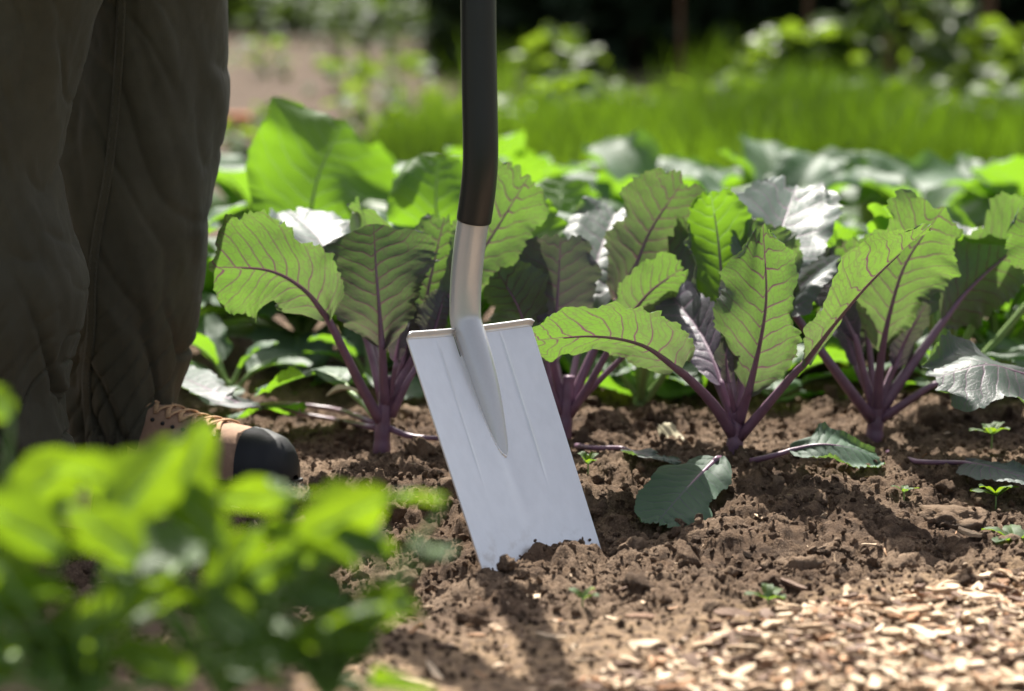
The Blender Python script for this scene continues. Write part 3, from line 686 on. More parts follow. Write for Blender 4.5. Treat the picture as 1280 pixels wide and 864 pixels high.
hero_leaf(Cc, bC, [(923, 530, YC + .02), (926, 470, YC + .05)], [(928, 450, YC + .06), (928, 420, YC + .07), (924, 385, YC + .08), (915, 340, YC + .09)], 24, (.0, -.7, .6), PUR, seed=40, sr=.005, fold=.4, ruffle=.25)
hero_leaf(Cc, bC, [(924, 520, YC + .03), (945, 440, YC + .10)], [(955, 415, YC + .12), (985, 375, YC + .17), (1015, 345, YC + .22), (1050, 322, YC + .28)], 36, (.1, .3, .92), seed=59, fold=.2, sr=.005, ruffle=.25, a=.65, bb=.3)
hero_leaf(Cc, bC, [(917, 525, YC + .02), (890, 465, YC + .08)], [(880, 445, YC + .10), (860, 400, YC + .14), (845, 350, YC + .2), (835, 300, YC + .26)], 40, (.1, .8, .55), RDK, seed=60, fold=.2, sr=.005, ruffle=.2, a=.65, bb=.3)
# plant at the right, behind
YD = 3.90
D, bD = cab(1093, 552, YD, 'cabbage plant with spread purple stalks near the right edge')
stem_part(D, bD, [P(1091, 566, YD), P(1093, 545, YD), P(1095, 520, YD), P(1097, 495, YD)], .013, .009, STALK, knob=.09)
hero_leaf(D, bD, [(1096, 520, YD), (1099, 470, YD - .02)], [(1102, 440, YD - .03), (1112, 392, YD - .05), (1133, 328, YD - .06), (1178, 262, YD - .06)], 58, (-.1, .95, .3), seed=41, sr=.0066, fold=.2, a=.75, bb=.30, ruffle=.16)
hero_leaf(D, bD, [(1094, 520, YD), (1078, 460, YD)], [(1070, 425, YD), (1050, 385, YD + .04), (1028, 350, YD + .10), (994, 308, YD + .18)], 30, (-.2, -.55, .8), PUR, seed=42, sr=.0055, fold=.25, ruffle=.2)
hero_leaf(D, bD, [(1093, 528, YD), (1060, 485, YD - .03), (1020, 430, YD - .03)], [(990, 388, YD - .02), (965, 350, YD), (945, 320, YD + .02), (925, 280, YD + .04)], 40, (.2, .9, .4), seed=43, sr=.007, fold=.2)
hero_leaf(D, bD, [(1100, 515, YD), (1130, 470, YD + .02), (1160, 428, YD + .05)], [(1178, 402, YD + .07), (1205, 368, YD + .10), (1245, 330, YD + .13), (1305, 285, YD + .16)], 56, (-.3, .85, .42), seed=44, sr=.0074, fold=.15, a=.55, bb=.36)
hero_leaf(D, bD, [(1100, 525, YD), (1130, 505, YD - .01), (1160, 485, YD - .01)], [(1172, 478, YD), (1200, 470, YD + .03), (1230, 465, YD + .05), (1270, 470, YD + .07)], 20, (.0, .4, .9), seed=45, sr=.0062, fold=.15)
hero_leaf(D, bD, [(1098, 515, YD), (1112, 475, YD + .01)], [(1118, 460, YD + .01), (1128, 435, YD + .02), (1140, 410, YD + .02), (1160, 378, YD + .02)], 22, (-.3, .85, .4), PUR, seed=46, sr=.005, fold=.3)
hero_leaf(D, bD, [(1094, 515, YD + .02), (1088, 450, YD + .06)], [(1085, 420, YD + .08), (1078, 380, YD + .10), (1068, 345, YD + .12), (1052, 300, YD + .12)], 36, (.1, .93, .3), seed=47, sr=.005, fold=.2)
hero_leaf(D, bD, [(1098, 560, YD), G(1140, 576, .028), G(1190, 578, .03)], [G(1205, 577, .035), G(1235, 582, .045), G(1265, 592, .04), G(1305, 604, .03)], 24, (.0, -.25, .97), seed=48, sr=.0042, fold=-.1)
hero_leaf(D, bD, [(1102, 545, YD + .02), (1115, 545, YD + .06)], [(1120, 548, YD + .08), (1130, 545, YD + .10), (1145, 540, YD + .12), (1165, 520, YD + .14)], 26, (.0, -.3, .95), GRN, STALKG, seed=49, fold=.1, sr=.004)
hero_leaf(D, bD, [(1098, 510, YD + .03), (1125, 440, YD + .1)], [(1135, 415, YD + .12), (1160, 370, YD + .17), (1185, 330, YD + .24), (1215, 285, YD + .34)], 46, (-.1, -.3, .93), seed=65, fold=.2, sr=.005, ruffle=.22, a=.7, bb=.28)
hero_leaf(D, bD, [(1095, 512, YD + .02), (1075, 470, YD + .05)], [(1070, 458, YD + .06), (1062, 430, YD + .08), (1052, 405, YD + .1), (1036, 380, YD + .14)], 24, (.1, -.5, .8), PUR, seed=66, fold=.3, sr=.0045, ruffle=.25)
# plant just beyond the right edge, whose leaf hangs into the picture
YE = 3.82
Ee, bE = cab(1400, 560, YE, 'cabbage plant beyond the right edge with pale leaf hanging in')
stem_part(Ee, bE, [P(1400, 575, YE), P(1400, 545, YE), P(1398, 510, YE)], .012, .009, STALK, knob=.1)
hero_leaf(Ee, bE, [(1398, 540, YE), (1360, 505, YE - .03), (1320, 482, YE - .06)], [(1305, 476, YE - .07), (1270, 464, YE - .12), (1230, 456, YE - .16), (1165, 474, YE - .18)], 56, (-.05, -.5, .86), seed=51, sr=.006, fold=-.22, ruffle=.1, a=.42, bb=.36, serr=.035)
hero_leaf(Ee, bE, [(1400, 520, YE), (1380, 450, YE)], [(1375, 420, YE), (1350, 360, YE), (1330, 310, YE), (1300, 250, YE)], 60, (.1, .93, .35), seed=52, sr=.006, fold=.2)
hero_leaf(Ee, bE, [(1402, 520, YE), (1430, 450, YE)], [(1440, 420, YE), (1470, 360, YE), (1490, 310, YE), (1510, 250, YE)], 60, (-.1, .93, .35), seed=53, sr=.006, fold=.2)

# ------------------------------------------------------------------ rosettes behind
def rosette(x, y, label, cat, group, mat, smat, n, Lr, Wr, elev, seed, name='cabbage_plant', sr=.006, stalk=.35, nu=20, nvv=14, hgt=.06, tmin=0, z0=None, az0=None, ruffle=.12, a=.55, bb=.42, curl=.5):
    g = np.random.default_rng(seed); z = gz(x, y, False) if z0 is None else z0; base = np.array([x, y, z]); root = empty(name, base, label, cat, group)
    stem_part(root, base, [base + [0, 0, -.02], base + [g.normal(0, .004), 0, hgt * .5], base + [g.normal(0, .006), g.normal(0, .006), hgt]], sr * 1.9, sr * 1.3, smat)
    for k in range(n):
        az = (az0 if az0 is not None else 0) + k * 2.39996 + g.normal(0, .25); q = k / max(1, n - 1); el = elev[0] + (elev[1] - elev[0]) * q + g.normal(0, .1)
        L = g.uniform(*Lr) * (1 - .25 * q); W = g.uniform(*Wr) * (1 - .2 * q); h = np.array([math.cos(az), math.sin(az), 0])
        p0 = base + [0, 0, hgt * (.4 + .6 * q)]; d0 = norm(h * math.cos(el) + np.array([0, 0, math.sin(el)])); p1 = p0 + d0 * L * stalk
        d1 = norm(h * math.cos(el - .25) + np.array([0, 0, math.sin(el - .25)])); d2 = norm(h * math.cos(el - curl) + np.array([0, 0, math.sin(el - curl)])); d3 = norm(h * math.cos(el - 1.6 * curl) + np.array([0, 0, math.sin(el - 1.6 * curl)]))
        bl = L * (1 - stalk * .6) / 3; m1 = p1 + d1 * bl; m2 = m1 + d2 * bl; m3 = m2 + d3 * bl
        N0 = norm(np.array([0, 0, 1]) - h * .3 * (1 if el < 1 else 2) + g.normal(0, .12, 3))
        geo = leaf_geo(np.array([p1, m1, m2, m3]), W, N0, fold=.18 + g.normal(0, .06), ruffle=ruffle, tipn=.3, seed=seed * 31 + k, nu=nu, nvv=nvv, relief=.002, serr=.03, a=a, bb=bb, twist=g.normal(0, .25))
        o = leaf_obj('leaf', geo, mat, root, base)
        C, N = geo[4], geo[6]; path = spline(np.vstack([p0, (p0 + p1) / 2 + [0, 0, -.004], (C - N * .001)[0:int(len(C) * .8):4]]), 20)
        part('leaf_stalk', *tube(path, sr * (1.1 - 1.0 * np.linspace(0, 1, 20)) + .0004, 7), smat, root, base, True, o)
    return root, base

RW2 = [(-.345, 4.62, 'broad green cabbage behind the left purple plant, beside the trouser leg', 7),
       (-.08, 4.50, 'green cabbage directly behind the black sleeve of the spade', 8),
       (.10, 4.62, 'green cabbage behind the gap right of the spade shaft', 9),
       (.32, 4.50, 'green cabbage behind the plant with the low leaf', 10),
       (.56, 4.60, 'green cabbage behind the two right hand purple plants', 11),
       (.78, 4.52, 'green cabbage behind the right edge of the near row', 12),
       (-.60, 4.62, 'green cabbage mostly hidden behind the trousers', 13)]
for (x, y, lb, sd) in RW2:
    rosette(x, y, lb, 'cabbage plant', 'green cabbages of the second row', GRN, STALKG, 14, (.23, .32), (.07, .105), (.30, 1.25), sd, sr=.0075)
F2 = bpy.data.objects
def add_leaf(root, base, blade_px, hw, N0, mat=GRN, **kw):
    return hero_leaf(root, base, [], blade_px, hw, N0, mat, STALKG, sr=.007, tipn=.3, **kw)
roots2 = [o for o in COL.objects if o.get('group') == 'green cabbages of the second row']
r0 = roots2[0]; b0 = np.array(r0.location)
add_leaf(r0, b0, [(385, 330, 4.55), (388, 270, 4.54), (400, 215, 4.56), (430, 152, 4.62)], 92, (.1, .9, .4), seed=61, fold=.15, a=.5, bb=.35, serr=.02)
r1 = roots2[1]; b1 = np.array(r1.location)
add_leaf(r1, b1, [(560, 350, 4.42), (552, 300, 4.4), (545, 255, 4.4), (548, 195, 4.44)], 62, (.05, .93, .35), seed=62, fold=.12, a=.5, bb=.35, serr=.02)
r2 = roots2[2]; b2 = np.array(r2.location)
add_leaf(r2, b2, [(705, 370, 4.52), (702, 320, 4.5), (700, 270, 4.5), (705, 222, 4.55)], 58, (.05, .93, .35), seed=63, fold=.12, a=.5, bb=.35, serr=.02)
RW3 = [(-.50, 5.75, 'pale leaved cabbage beside the trouser leg, third row', 21), (-.16, 5.7, 'pale leaved cabbage left of the sleeve, third row', 22), (.06, 5.95, 'cabbage just right of the sleeve bend, third row', 23),
       (.30, 5.8, 'cabbage with whitish leaves above the spade side plant, third row', 24), (.55, 5.7, 'cabbage with dark hollow under whitish leaves, third row', 25), (.84, 5.85, 'cabbage with flat whitish leaves right of centre, third row', 26), (1.08, 5.7, 'cabbage at the right edge, third row', 27)]
for (x, y, lb, sd) in RW3:
    rosette(x, y, lb, 'cabbage plant', 'pale cabbages of the third row', GRN, STALKG, 10, (.26, .36), (.08, .115), (.6, 1.25), sd, sr=.0075)
LOW = [(-.43, 4.28, 'low leafy plant in the shade beside the trouser leg'), (-.22, 4.34, 'low leafy plant in the shade behind the left purple cabbage'), (.02, 4.22, 'low leafy plant in the shade behind the spade'), (.20, 4.26, 'low leafy plant between the spade side plant and the front cabbage'),
       (.40, 4.24, 'low leafy plant between the two right hand purple cabbages'), (.66, 4.22, 'low leafy plant in the shade at the right edge')]
for i, (x, y, lb) in enumerate(LOW):
    rosette(x, y, lb, 'plant', 'low plants in the shade between the rows', GRN, STALKG, 9, (.10, .17), (.028, .045), (.2, 1.1), 140 + i, name='low_plant', sr=.004, hgt=.03)
# pale green stemmed plants between the rows
for (px, py, Y, sd, lb) in ((800, 545, 4.15, 31, 'young leafy plant with pale green stems between two purple cabbages'), (1180, 540, 4.2, 32, 'tall plant with pale green stems behind the right hand cabbage')):
    p = P(px, py, Y)
    rosette(p[0], Y, lb, 'plant', 'pale stemmed plants between the cabbages', GRN, STALKG, 9, (.13, .19) if sd == 31 else (.24, .32), (.018, .028) if sd == 31 else (.04, .06), (.9, 1.45), sd, name='leafy_plant', sr=.006, stalk=.7, hgt=.04, curl=.3)

# ------------------------------------------------------------------ small weeds on the bed
def weed(px, py, Y, s, n, seed, label, mat=None):
    p = P(px, py, Y); x, y = p[0], Y; base = np.array([x, y, max(gz(x, y), p[2] - s * .2)]); root = empty('weed_seedling', base, label, 'weed', 'weeds on the bed'); g = np.random.default_rng(seed)
    stem_part(root, base, [base - [0, 0, .01], base + [0, 0, s * .15], base + [0, 0, s * .3]], .0012, .0009, STALKG)
    for k in range(n):
        az = k * 2.4 + g.random(); h = np.array([math.cos(az), math.sin(az), 0]); e = g.uniform(.3, 1.0); p0 = base + [0, 0, s * .25]
        pts = np.array([p0, p0 + (h * math.cos(e) + [0, 0, math.sin(e)]) * s * .4, p0 + (h * math.cos(e) + [0, 0, math.sin(e) * .8]) * s * .7, p0 + (h * math.cos(e) + [0, 0, math.sin(e) * .55]) * s])
        leaf_obj('leaf', leaf_geo(pts, s * .22, [0, 0, 1], tipn=0, seed=seed + k, nu=10, nvv=8, relief=0, serr=.02), mat or FGL, root, base)
weed(735, 582, 3.62, .028, 4, 1, 'tiny yellow green seedling right of the spade blade')
weed(1245, 622, 3.52, .036, 5, 2, 'small green weed under the hanging leaf at the right')
weed(1130, 617, 3.52, .022, 4, 3, 'tiny green sprout on the bank in front of the right cabbage')
weed(1240, 545, 3.75, .036, 5, 4, 'bright green weed just below the hanging pale leaf')
weed(1270, 690, 3.32, .05, 5, 6, 'dark green weed at the right edge above the chips')
weed(728, 800, 2.98, .026, 3, 8, 'thin green sprout on the path in front of the spade')
weed(960, 790, 3.02, .03, 4, 10, 'green sprout among the first wood chips')
# a pale withered leaf and scrap between the plants
PALE = plain('withered_leaf', (.62, .55, .36), .6, .3, 0, .15, 40.)
def scrap(px, py, Y, pts, hw, label, seed, N0):
    base = P(px, py, Y); root = empty('withered_leaf', base, label, 'leaf')
    mid = np.array([P(*q) for q in pts]); V, Fc = leaf_geo(mid, hw * Y / FPX, N0, seed=seed, nu=16, nvv=10, relief=.0005, fold=.4)[:2]
    part('leaf_blade', V, Fc, PALE, root, base)
scrap(838, 575, 3.85, [(838, 578, 3.84), (842, 562, 3.85), (838, 545, 3.87), (826, 530, 3.88)], 15, 'pale withered leaf standing beside the front cabbage stem', 71, (0, -.6, .6))
scrap(440, 492, 3.95, [(462, 505, 3.95), (448, 492, 3.95), (430, 488, 3.95), (408, 496, 3.95)], 9, 'yellow withered leaf behind the left cabbage', 72, (0, -.1, .9))

# ------------------------------------------------------------------ person: trousers and boots of someone standing behind the spade
CLOTH, b = new_mat('olive_canvas'); co = obj_co(b)
w1 = b.n('ShaderNodeTexWave', wave_type='BANDS', bands_direction='Z'); w1.inputs['Scale'].default_value = 150.; w1.inputs['Distortion'].default_value = .6; b.l(co, w1.inputs[0])
w2 = b.n('ShaderNodeTexWave', wave_type='BANDS', bands_direction='X'); w2.inputs['Scale'].default_value = 150.; w2.inputs['Distortion'].default_value = .6; b.l(co, w2.inputs[0])
wv_ = b.math('MULTIPLY', w1.outputs['Fac'], w2.outputs['Fac']); n = b.noise(co, 9., 5, .6); n2 = b.noise(co, 70., 4)
c = b.mix(b.ramp(n, .35, .7), (.058, .053, .035), (.080, .073, .049)); c = b.mix(b.math('MULTIPLY', n2, .35), c, (.042, .038, .026))
b.out(b.principled(c, .85, .25, 0, b.bump(b.math('ADD', b.math('MULTIPLY', wv_, .25), n2), .35, .0012), Sheen_Weight=.05, Sheen_Roughness=.5))
THREAD = plain('olive_thread', (.075, .068, .05), .8, .2, 0, .3, 200.)
LEATHER = plain('tan_suede', (.34, .215, .145), .85, .2, 0, .3, 90., .5, .002)
LACE = plain('orange_lace', (.50, .31, .18), .85, .2, 0, .3, 400., .4, .0006)
RUBBER = plain('black_rubber', (.012, .0125, .014), .55, .4, 0, .35, 60., .3, .001)
SHIRT = plain('dark_shirt', (.05, .055, .06), .85, .2, 0, .3, 60.)
SKIN = plain('skin', (.46, .28, .20), .5, .4, 0, .1, 60.)

YF, YN = 3.76, 3.50
pb = P(150, 585, YF); pb[2] = gz(pb[0], YF, False)
person = empty('person', pb, 'person in olive work trousers and laced boot standing behind the spade', 'person')
def leg_rows(rows, Y):
    """rows: (py, left px, right px) -> centre line and half widths"""
    C, rx = [], []
    for py, l, r in rows:
        C.append(P((l + r) / 2, py, Y)); rx.append((r - l) / 2 * Y / FPX)
    return np.array(C), np.array(rx)
def leg(rows, Y, seed, nrow=230, nseg=200, dep=1.05):
    C, rx = leg_rows(rows, Y); q = spline(np.column_stack([C, rx]), nrow); C, rx = q[:, :3], q[:, 3]
    a = np.linspace(0, 2 * math.pi, nseg, endpoint=False); Zt = np.linspace(0, 1, nrow)
    A, Zg = np.meshgrid(a, Zt); z = C[:, 2][:, None] + 0 * A
    ca, sa = np.cos(A), np.sin(A)
    low = sstep(.45, .95, Zg)
    # draped folds: slanting creases, bunched above the hem
    val = lambda n_, w_: np.clip(1 - np.abs(n_) / w_, 0, 1) ** 1.6
    wob = .35 * noise(ca * 1.6, sa * 1.6, z * 7, seed + 30)
    k1 = fbm(ca * 1.1 + z * 2.2, sa * 1.1, z * 5.0 + ca * 1.2, seed, 3)
    v1 = val(noise(ca * .8 + 3, sa * .8, z * 11 + ca * 1.7 + wob * 1.4, seed + 3), .26)
    v2 = val(noise(ca * 1.1, sa * 1.1 + 7, z * 21 - ca * 2.8 + wob * 1.6, seed + 5), .24)
    v3 = val(noise(ca * 2.6 + 1, sa * 2.6, z * 30 + ca * 5 * sa + wob * 2, seed + 7), .24)
    v4 = val(noise(ca * 3.2 + 5, sa * 3.2, z * 6 + wob, seed + 9), .16)
    disp = .009 * k1 - (.0040 + .0130 * low) * v1 - (.0012 + .0080 * low) * v2 - .0012 * low * v3
    disp = disp + .010 * low * np.sin(z * 62 + ca * 3 + wob * 5) * sstep(.7, .95, Zg) * .45
    disp = disp + .001 + .0006 * fbm(ca * 14, sa * 14, z * 40, seed + 12, 2)
    r1 = rx[:, None] + disp
    r2 = rx[:, None] * dep + disp
    V = np.stack([C[:, 0][:, None] + r1 * ca, C[:, 1][:, None] + r2 * sa, C[:, 2][:, None] + 0 * A], -1)
    return V
far_rows = [(-190, 60, 330), (-90, 85, 292), (5, 92, 279), (100, 82, 277), (200, 72, 274), (300, 70, 264), (370, 74, 252), (430, 78, 240), (490, 80, 224), (530, 84, 219), (556, 90, 220), (578, 94, 222)]
near_rows = [(-190, -130, 240), (-90, -125, 160), (5, -90, 121), (70, -95, 104), (140, -98, 86), (220, -98, 76), (300, -96, 96), (350, -94, 110), (400, -94, 106), (440, -94, 92), (480, -92, 82), (530, -90, 86), (585, -92, 90), (618, -90, 92)]
VF = leg([(a_, b_ - 14, c_ + (4 if a_ < 400 else 0)) for a_, b_, c_ in far_rows], YF, 21); VN = leg(near_rows, YN, 37)
m = MB()
for Vl in (VF, VN):
    n, k, _ = Vl.shape; Vi = Vl[-1] + (Vl[-1].mean(0) - Vl[-1]) * .06 + [0, 0, .05]
    m.add(np.vstack([Vl.reshape(-1, 3), Vi]), [tuple(x) for x in grid_faces(n + 1, k, True).tolist()])
# hips and waist
hc = (VF[0].mean(0) + VN[0].mean(0)) / 2
hip = []
for zz, rx, ry in ((VF[0][:, 2].mean() - .06, .16, .17), (.83, .20, .20), (.92, .205, .185), (1.0, .19, .155), (1.06, .18, .14)):
    a = np.linspace(0, 2 * math.pi, 64, endpoint=False); hip.append(np.stack([hc[0] + rx * np.cos(a), hc[1] + .02 + ry * np.sin(a), np.full(64, zz)], -1))
hip = np.array(hip); m.add(hip.reshape(-1, 3), [tuple(x) for x in grid_faces(5, 64, True).tolist()[::1]] + [tuple(range(64))[::-1]])
trousers = part('trousers', *m.get(), CLOTH, person, pb)
# side seam with twin stitching on the far leg
def surf_at(Vl, row, px):
    r = Vl[row]; q = r - CAM; zc = q @ f_; X = 640 + FPX * q[:, 0] / zc
    front = np.where(r[:, 1] < r[:, 1].mean(), np.abs(X - px), 1e9); j = int(np.argmin(front)); 
    j2 = j + 1 if X[(j + 1) % len(X)] > X[j] else j - 1
    sgn = 1 if px > X[j] else -1
    jn = (j + (1 if (X[(j + 1) % len(X)] - X[j]) * sgn > 0 else -1)) % len(X); t = np.clip((px - X[j]) / (X[jn] - X[j] + 1e-9), 0, 1)
    return r[j] * (1 - t) + r[jn] * t
seam_px = spline(np.array([(-190, 150), (5, 146), (100, 141), (200, 131), (270, 118), (330, 110), (400, 108), (470, 102), (550, 108)], float), 230)
def seam_path(off):
    out = []
    for i in range(0, 230, 1):
        py = 432 - FPX * ((VF[i].mean(0) - CAM) @ u_) / ((VF[i].mean(0) - CAM) @ f_); px = np.interp(py, seam_px[:, 0], seam_px[:, 1]) + off
        out.append(surf_at(VF, i, px))
    return np.array(out)
pl_, pr_ = seam_path(0), seam_path(11)
k_ = np.ones(9) / 9
smooth = lambda p: np.stack([np.convolve(np.pad(p[:, i], 4, mode='edge'), k_, 'valid') for i in range(3)], -1)
pl_, pr_ = smooth(pl_), smooth(pr_); outn = np.array([0, -1., .1])
cols = [pl_ + outn * .0002, pl_ + outn * .0034, pl_ * .7 + pr_ * .3 + outn * .0040, pl_ * .3 + pr_ * .7 + outn * .0034, pr_ + outn * .0022, pr_ + outn * -.0006]
Sg_ = np.stack(cols, 1); part('side_seam', Sg_.reshape(-1, 3), grid_faces(230, 6)[:, ::-1].copy(), CLOTH, person, pb, True, trousers)
ms = MB()
for w_ in (.25, .85):
    ln = pl_ * (1 - w_) + pr_ * w_ + outn * .0039; d = spline(ln, 460)
    for i in range(0, 456, 4): ms.add(*tube(d[i:i + 3], .0005, 5, up=(0, -1, 0)))
part('stitching', *ms.get(), THREAD, person, pb, True, trousers)
# hem bands
for Vl in (VF, VN):
    C = np.vstack([Vl[-1], Vl[-1][:1]]); part('hem', *tube(C, .0022, 6), CLOTH, person, pb, True, trousers)

def boot(heel, toe, label_seed):
    """laced work boot from heel to toe (ground points)"""
    heel, toe = np.asarray(heel, float), np.asarray(toe, float); d = norm((toe - heel) * [1, 1, 0]); L = np.linalg.norm((toe - heel)[:2]); s = np.array([-d[1], d[0], 0]); zb = min(heel[2], toe[2])
    zg = lambda t: heel[2] + (toe[2] - heel[2]) * t
    t = np.array([0, .03, .1, .22, .35, .45, .55, .65, .75, .85, .93, .98, 1.0])
    hw = np.array([.012, .026, .034, .036, .037, .040, .045, .049, .050, .046, .038, .027, .008])
    ht = np.array([.06, .090, .105, .108, .102, .094, .088, .085, .082, .079, .072, .059, .026])
    tt = np.linspace(0, 1, 60); hw_, ht_ = np.interp(tt, t, hw), np.interp(tt, t, ht)
    na = 36; a = np.linspace(0, math.pi, na); V = []
    for i, q in enumerate(tt):
        c = heel + d * L * q; c[2] = zg(q) + .018
        ex = .75 if q > .5 else .6
        for x in a:
            V.append(c + s * hw_[i] * np.sign(math.cos(x)) * abs(math.cos(x)) ** ex + np.array([0, 0, (ht_[i] - .018) * math.sin(x) ** .85]))
    V = np.array(V); Fq = grid_faces(60, na)
    k0 = 48
    up = part('boot', V[:(k0 + 1) * na], grid_faces(k0 + 1, na)[:, ::-1].copy(), LEATHER, person, pb)
    cap = V.reshape(60, na, 3)[k0 - 1:].copy(); cen = heel + d * L * .86; cen[2] = zg(.86) + .03; cap = cen + (cap - cen) * 1.035
    part('toe_cap', cap.reshape(-1, 3), grid_faces(len(cap), na)[:, ::-1].copy(), RUBBER, person, pb, True, up)
    m = MB(); n = 48; SV = []
    for i in range(n):
        q = -.02 + 1.04 * i / (n - 1); h = np.interp(np.clip(q, 0, 1), t, hw) + .005; c = heel + d * L * q; z0 = zg(q) - .004
        for (sx, sz) in ((-1, 0), (1, 0), (1, .024), (-1, .024)): SV.append(c * [1, 1, 0] + s * h * sx * (1 if sz else .96) + np.array([0, 0, z0 + sz + (.012 if q > .95 else 0) * (sz == 0)]))
    m.add(np.array(SV), [tuple(x) for x in grid_faces(n, 4, True).tolist()] + [(0, 1, 2, 3), tuple(range((n - 1) * 4, n * 4))[::-1]])
    part('sole', *m.get(), RUBBER, person, pb, False, up)
    G = V.reshape(60, na, 3)
    for i in range(6):                                    # laces crossing over the instep
        i0, i1 = 19 + i * 3.6, 22.6 + i * 3.6
        for (aa, bb_, up_) in ((12, 23, .0022), (23, 12, .0034)):
            pts = []
            for k in range(11):
                ii = i0 + (i1 - i0) * k / 10; jj = aa + (bb_ - aa) * k / 10; i_, j_ = int(ii), int(jj); fi, fj = ii - i_, jj - j_
                p = (G[i_, j_] * (1 - fi) + G[i_ + 1, j_] * fi) * (1 - fj) + (G[i_, j_ + 1] * (1 - fi) + G[i_ + 1, j_ + 1] * fi) * fj; pts.append(p + np.array([0, 0, up_]))
            part('lace', *tube(spline(np.array(pts), 22), .0034, 8, flat=.45), LACE, person, pb, True, up)
    for i in range(8):
        for j in (10, 25):
            c = G[19 + i * 3, j]; bmv = ICO[2][0] * .003 + c; part('eyelet', bmv, ICO[2][1], RUBBER, person, pb, True, up)
    col = G[4, :]; 
    C = np.vstack([G[3, 4:-4], ]); part('collar', *tube(C, .006, 8), LEATHER, person, pb, True, up)
h1 = P(112, 600, YF + .0); t1 = P(368, 590, YF - .12)
h1[2] = gz(h1[0], h1[1], False) - .006; t1[2] = gz(t1[0], t1[1], False) - .004
boot(h1, t1, 1)
h2 = P(-70, 640, YN); h2[2] = gz(h2[0], YN, False) + .004; t2 = h2 + np.array([.27, -.08, 0]); t2[2] = gz(t2[0], t2[1], False) + .004
boot(h2, t2, 2)
# upper body (above the frame): one continuous skinned figure with arms reaching to the spade's grip
def upper_body():
    gp = top + dirn * .11; h = hc
    pts = {'pel': (h[0], h[1] + .02, 1.0), 'wai': (h[0] + .03, h[1] + .01, 1.14), 'che': (h[0] + .09, h[1], 1.34), 'nec': (h[0] + .13, h[1] - .01, 1.50), 'hd1': (h[0] + .16, h[1] - .02, 1.60), 'hd2': (h[0] + .19, h[1] - .03, 1.72),
           'shL': (h[0] + .10, h[1] - .18, 1.42), 'shR': (h[0] + .10, h[1] + .18, 1.42), 'elL': (h[0] + .22, h[1] - .26, 1.18), 'elR': (h[0] + .24, h[1] + .16, 1.18),
           'haL': tuple(gp - wv * .035 + nv_ * .02), 'haR': tuple(gp + wv * .035 + nv_ * -.02)}
    rad = {'pel': .15, 'wai': .14, 'che': .155, 'nec': .06, 'hd1': .085, 'hd2': .09, 'shL': .075, 'shR': .075, 'elL': .05, 'elR': .05, 'haL': .034, 'haR': .034}
    key = list(pts); ed = [('pel', 'wai'), ('wai', 'che'), ('che', 'nec'), ('nec', 'hd1'), ('hd1', 'hd2'), ('che', 'shL'), ('che', 'shR'), ('shL', 'elL'), ('shR', 'elR'), ('elL', 'haL'), ('elR', 'haR')]
    me = bpy.data.meshes.new('body'); me.from_pydata([tuple(np.array(pts[k]) - pb) for k in key], [(key.index(a), key.index(c)) for a, c in ed], []); me.update()
    o = link('body', me, SHIRT, person); md = o.modifiers.new('skin', 'SKIN'); md.use_smooth_shade = True
    for i, k in enumerate(key): me.skin_vertices[0].data[i].radius = (rad[k], rad[k]); me.skin_vertices[0].data[i].use_root = (i == 0)
    s2 = o.modifiers.new('sub', 'SUBSURF'); s2.levels = 2; s2.render_levels = 2
upper_body()

# ------------------------------------------------------------------ far garden: grassy row, bushes, stakes, hedge
def blades(n, region, hgt, wid, seed, name, label, mat, dens=None, nseg=3):
    g = np.random.default_rng(seed); x0, x1, y0, y1 = region; x = g.uniform(x0, x1, n); y = g.uniform(y0, y1, n)
    if dens is not None: k = dens(x, y, g); x, y = x[k], y[k]
    m = len(x); z = ground_z(x, y, False); h = g.uniform(*hgt, m) * (1 + .35 * noise(x * 2.3, y * 1.7, 0, seed + 50)); az = g.uniform(0, 2 * math.pi, m); lean = np.abs(g.normal(0, .32, m)); fa = g.uniform(0, math.pi, m)
    V = np.zeros((m, 2 * nseg + 1, 3)); 
    for i in range(nseg):
        q = i / nseg; w = wid * (1 - q * .75); cx = x + np.cos(az) * lean * h * q ** 1.6; cy = y + np.sin(az) * lean * h * q ** 1.6
        V[:, 2 * i] = np.stack([cx - np.cos(fa) * w, cy - np.sin(fa) * w, z + h * q - .01 * (i == 0)], -1); V[:, 2 * i + 1] = np.stack([cx + np.cos(fa) * w, cy + np.sin(fa) * w, z + h * q - .01 * (i == 0)], -1)
    V[:, -1] = np.stack([x + np.cos(az) * lean * h, y + np.sin(az) * lean * h, z + h], -1)
    tri = []
    for i in range(nseg - 1): a = 2 * i; tri += [(a, a + 1, a + 3), (a, a + 3, a + 2)]
    a = 2 * (nseg - 1); tri.append((a, a + 1, a + 2)); tri = np.array(tri)
    Fc = (tri[None] + (np.arange(m) * (2 * nseg + 1))[:, None, None]).reshape(-1, 3)
    tag(link(name, mesh(name, V.reshape(-1, 3), Fc), mat), label, 'grass', kind='stuff')
blades(34000, (-.45, 2.3, 6.7, 9.3), (.10, .30), .0040, 3, 'onion_grass', 'tall bright green grassy rows behind the cabbages', GRS, lambda x, y, g: x > -.32 + .14 * np.sin(y * 2.2) + .06 * g.normal(size=len(x)) - .02 * (y - 8) + 1e3 * (noise(x * 3.2, y * 2.4, 0, 61) < -.42))

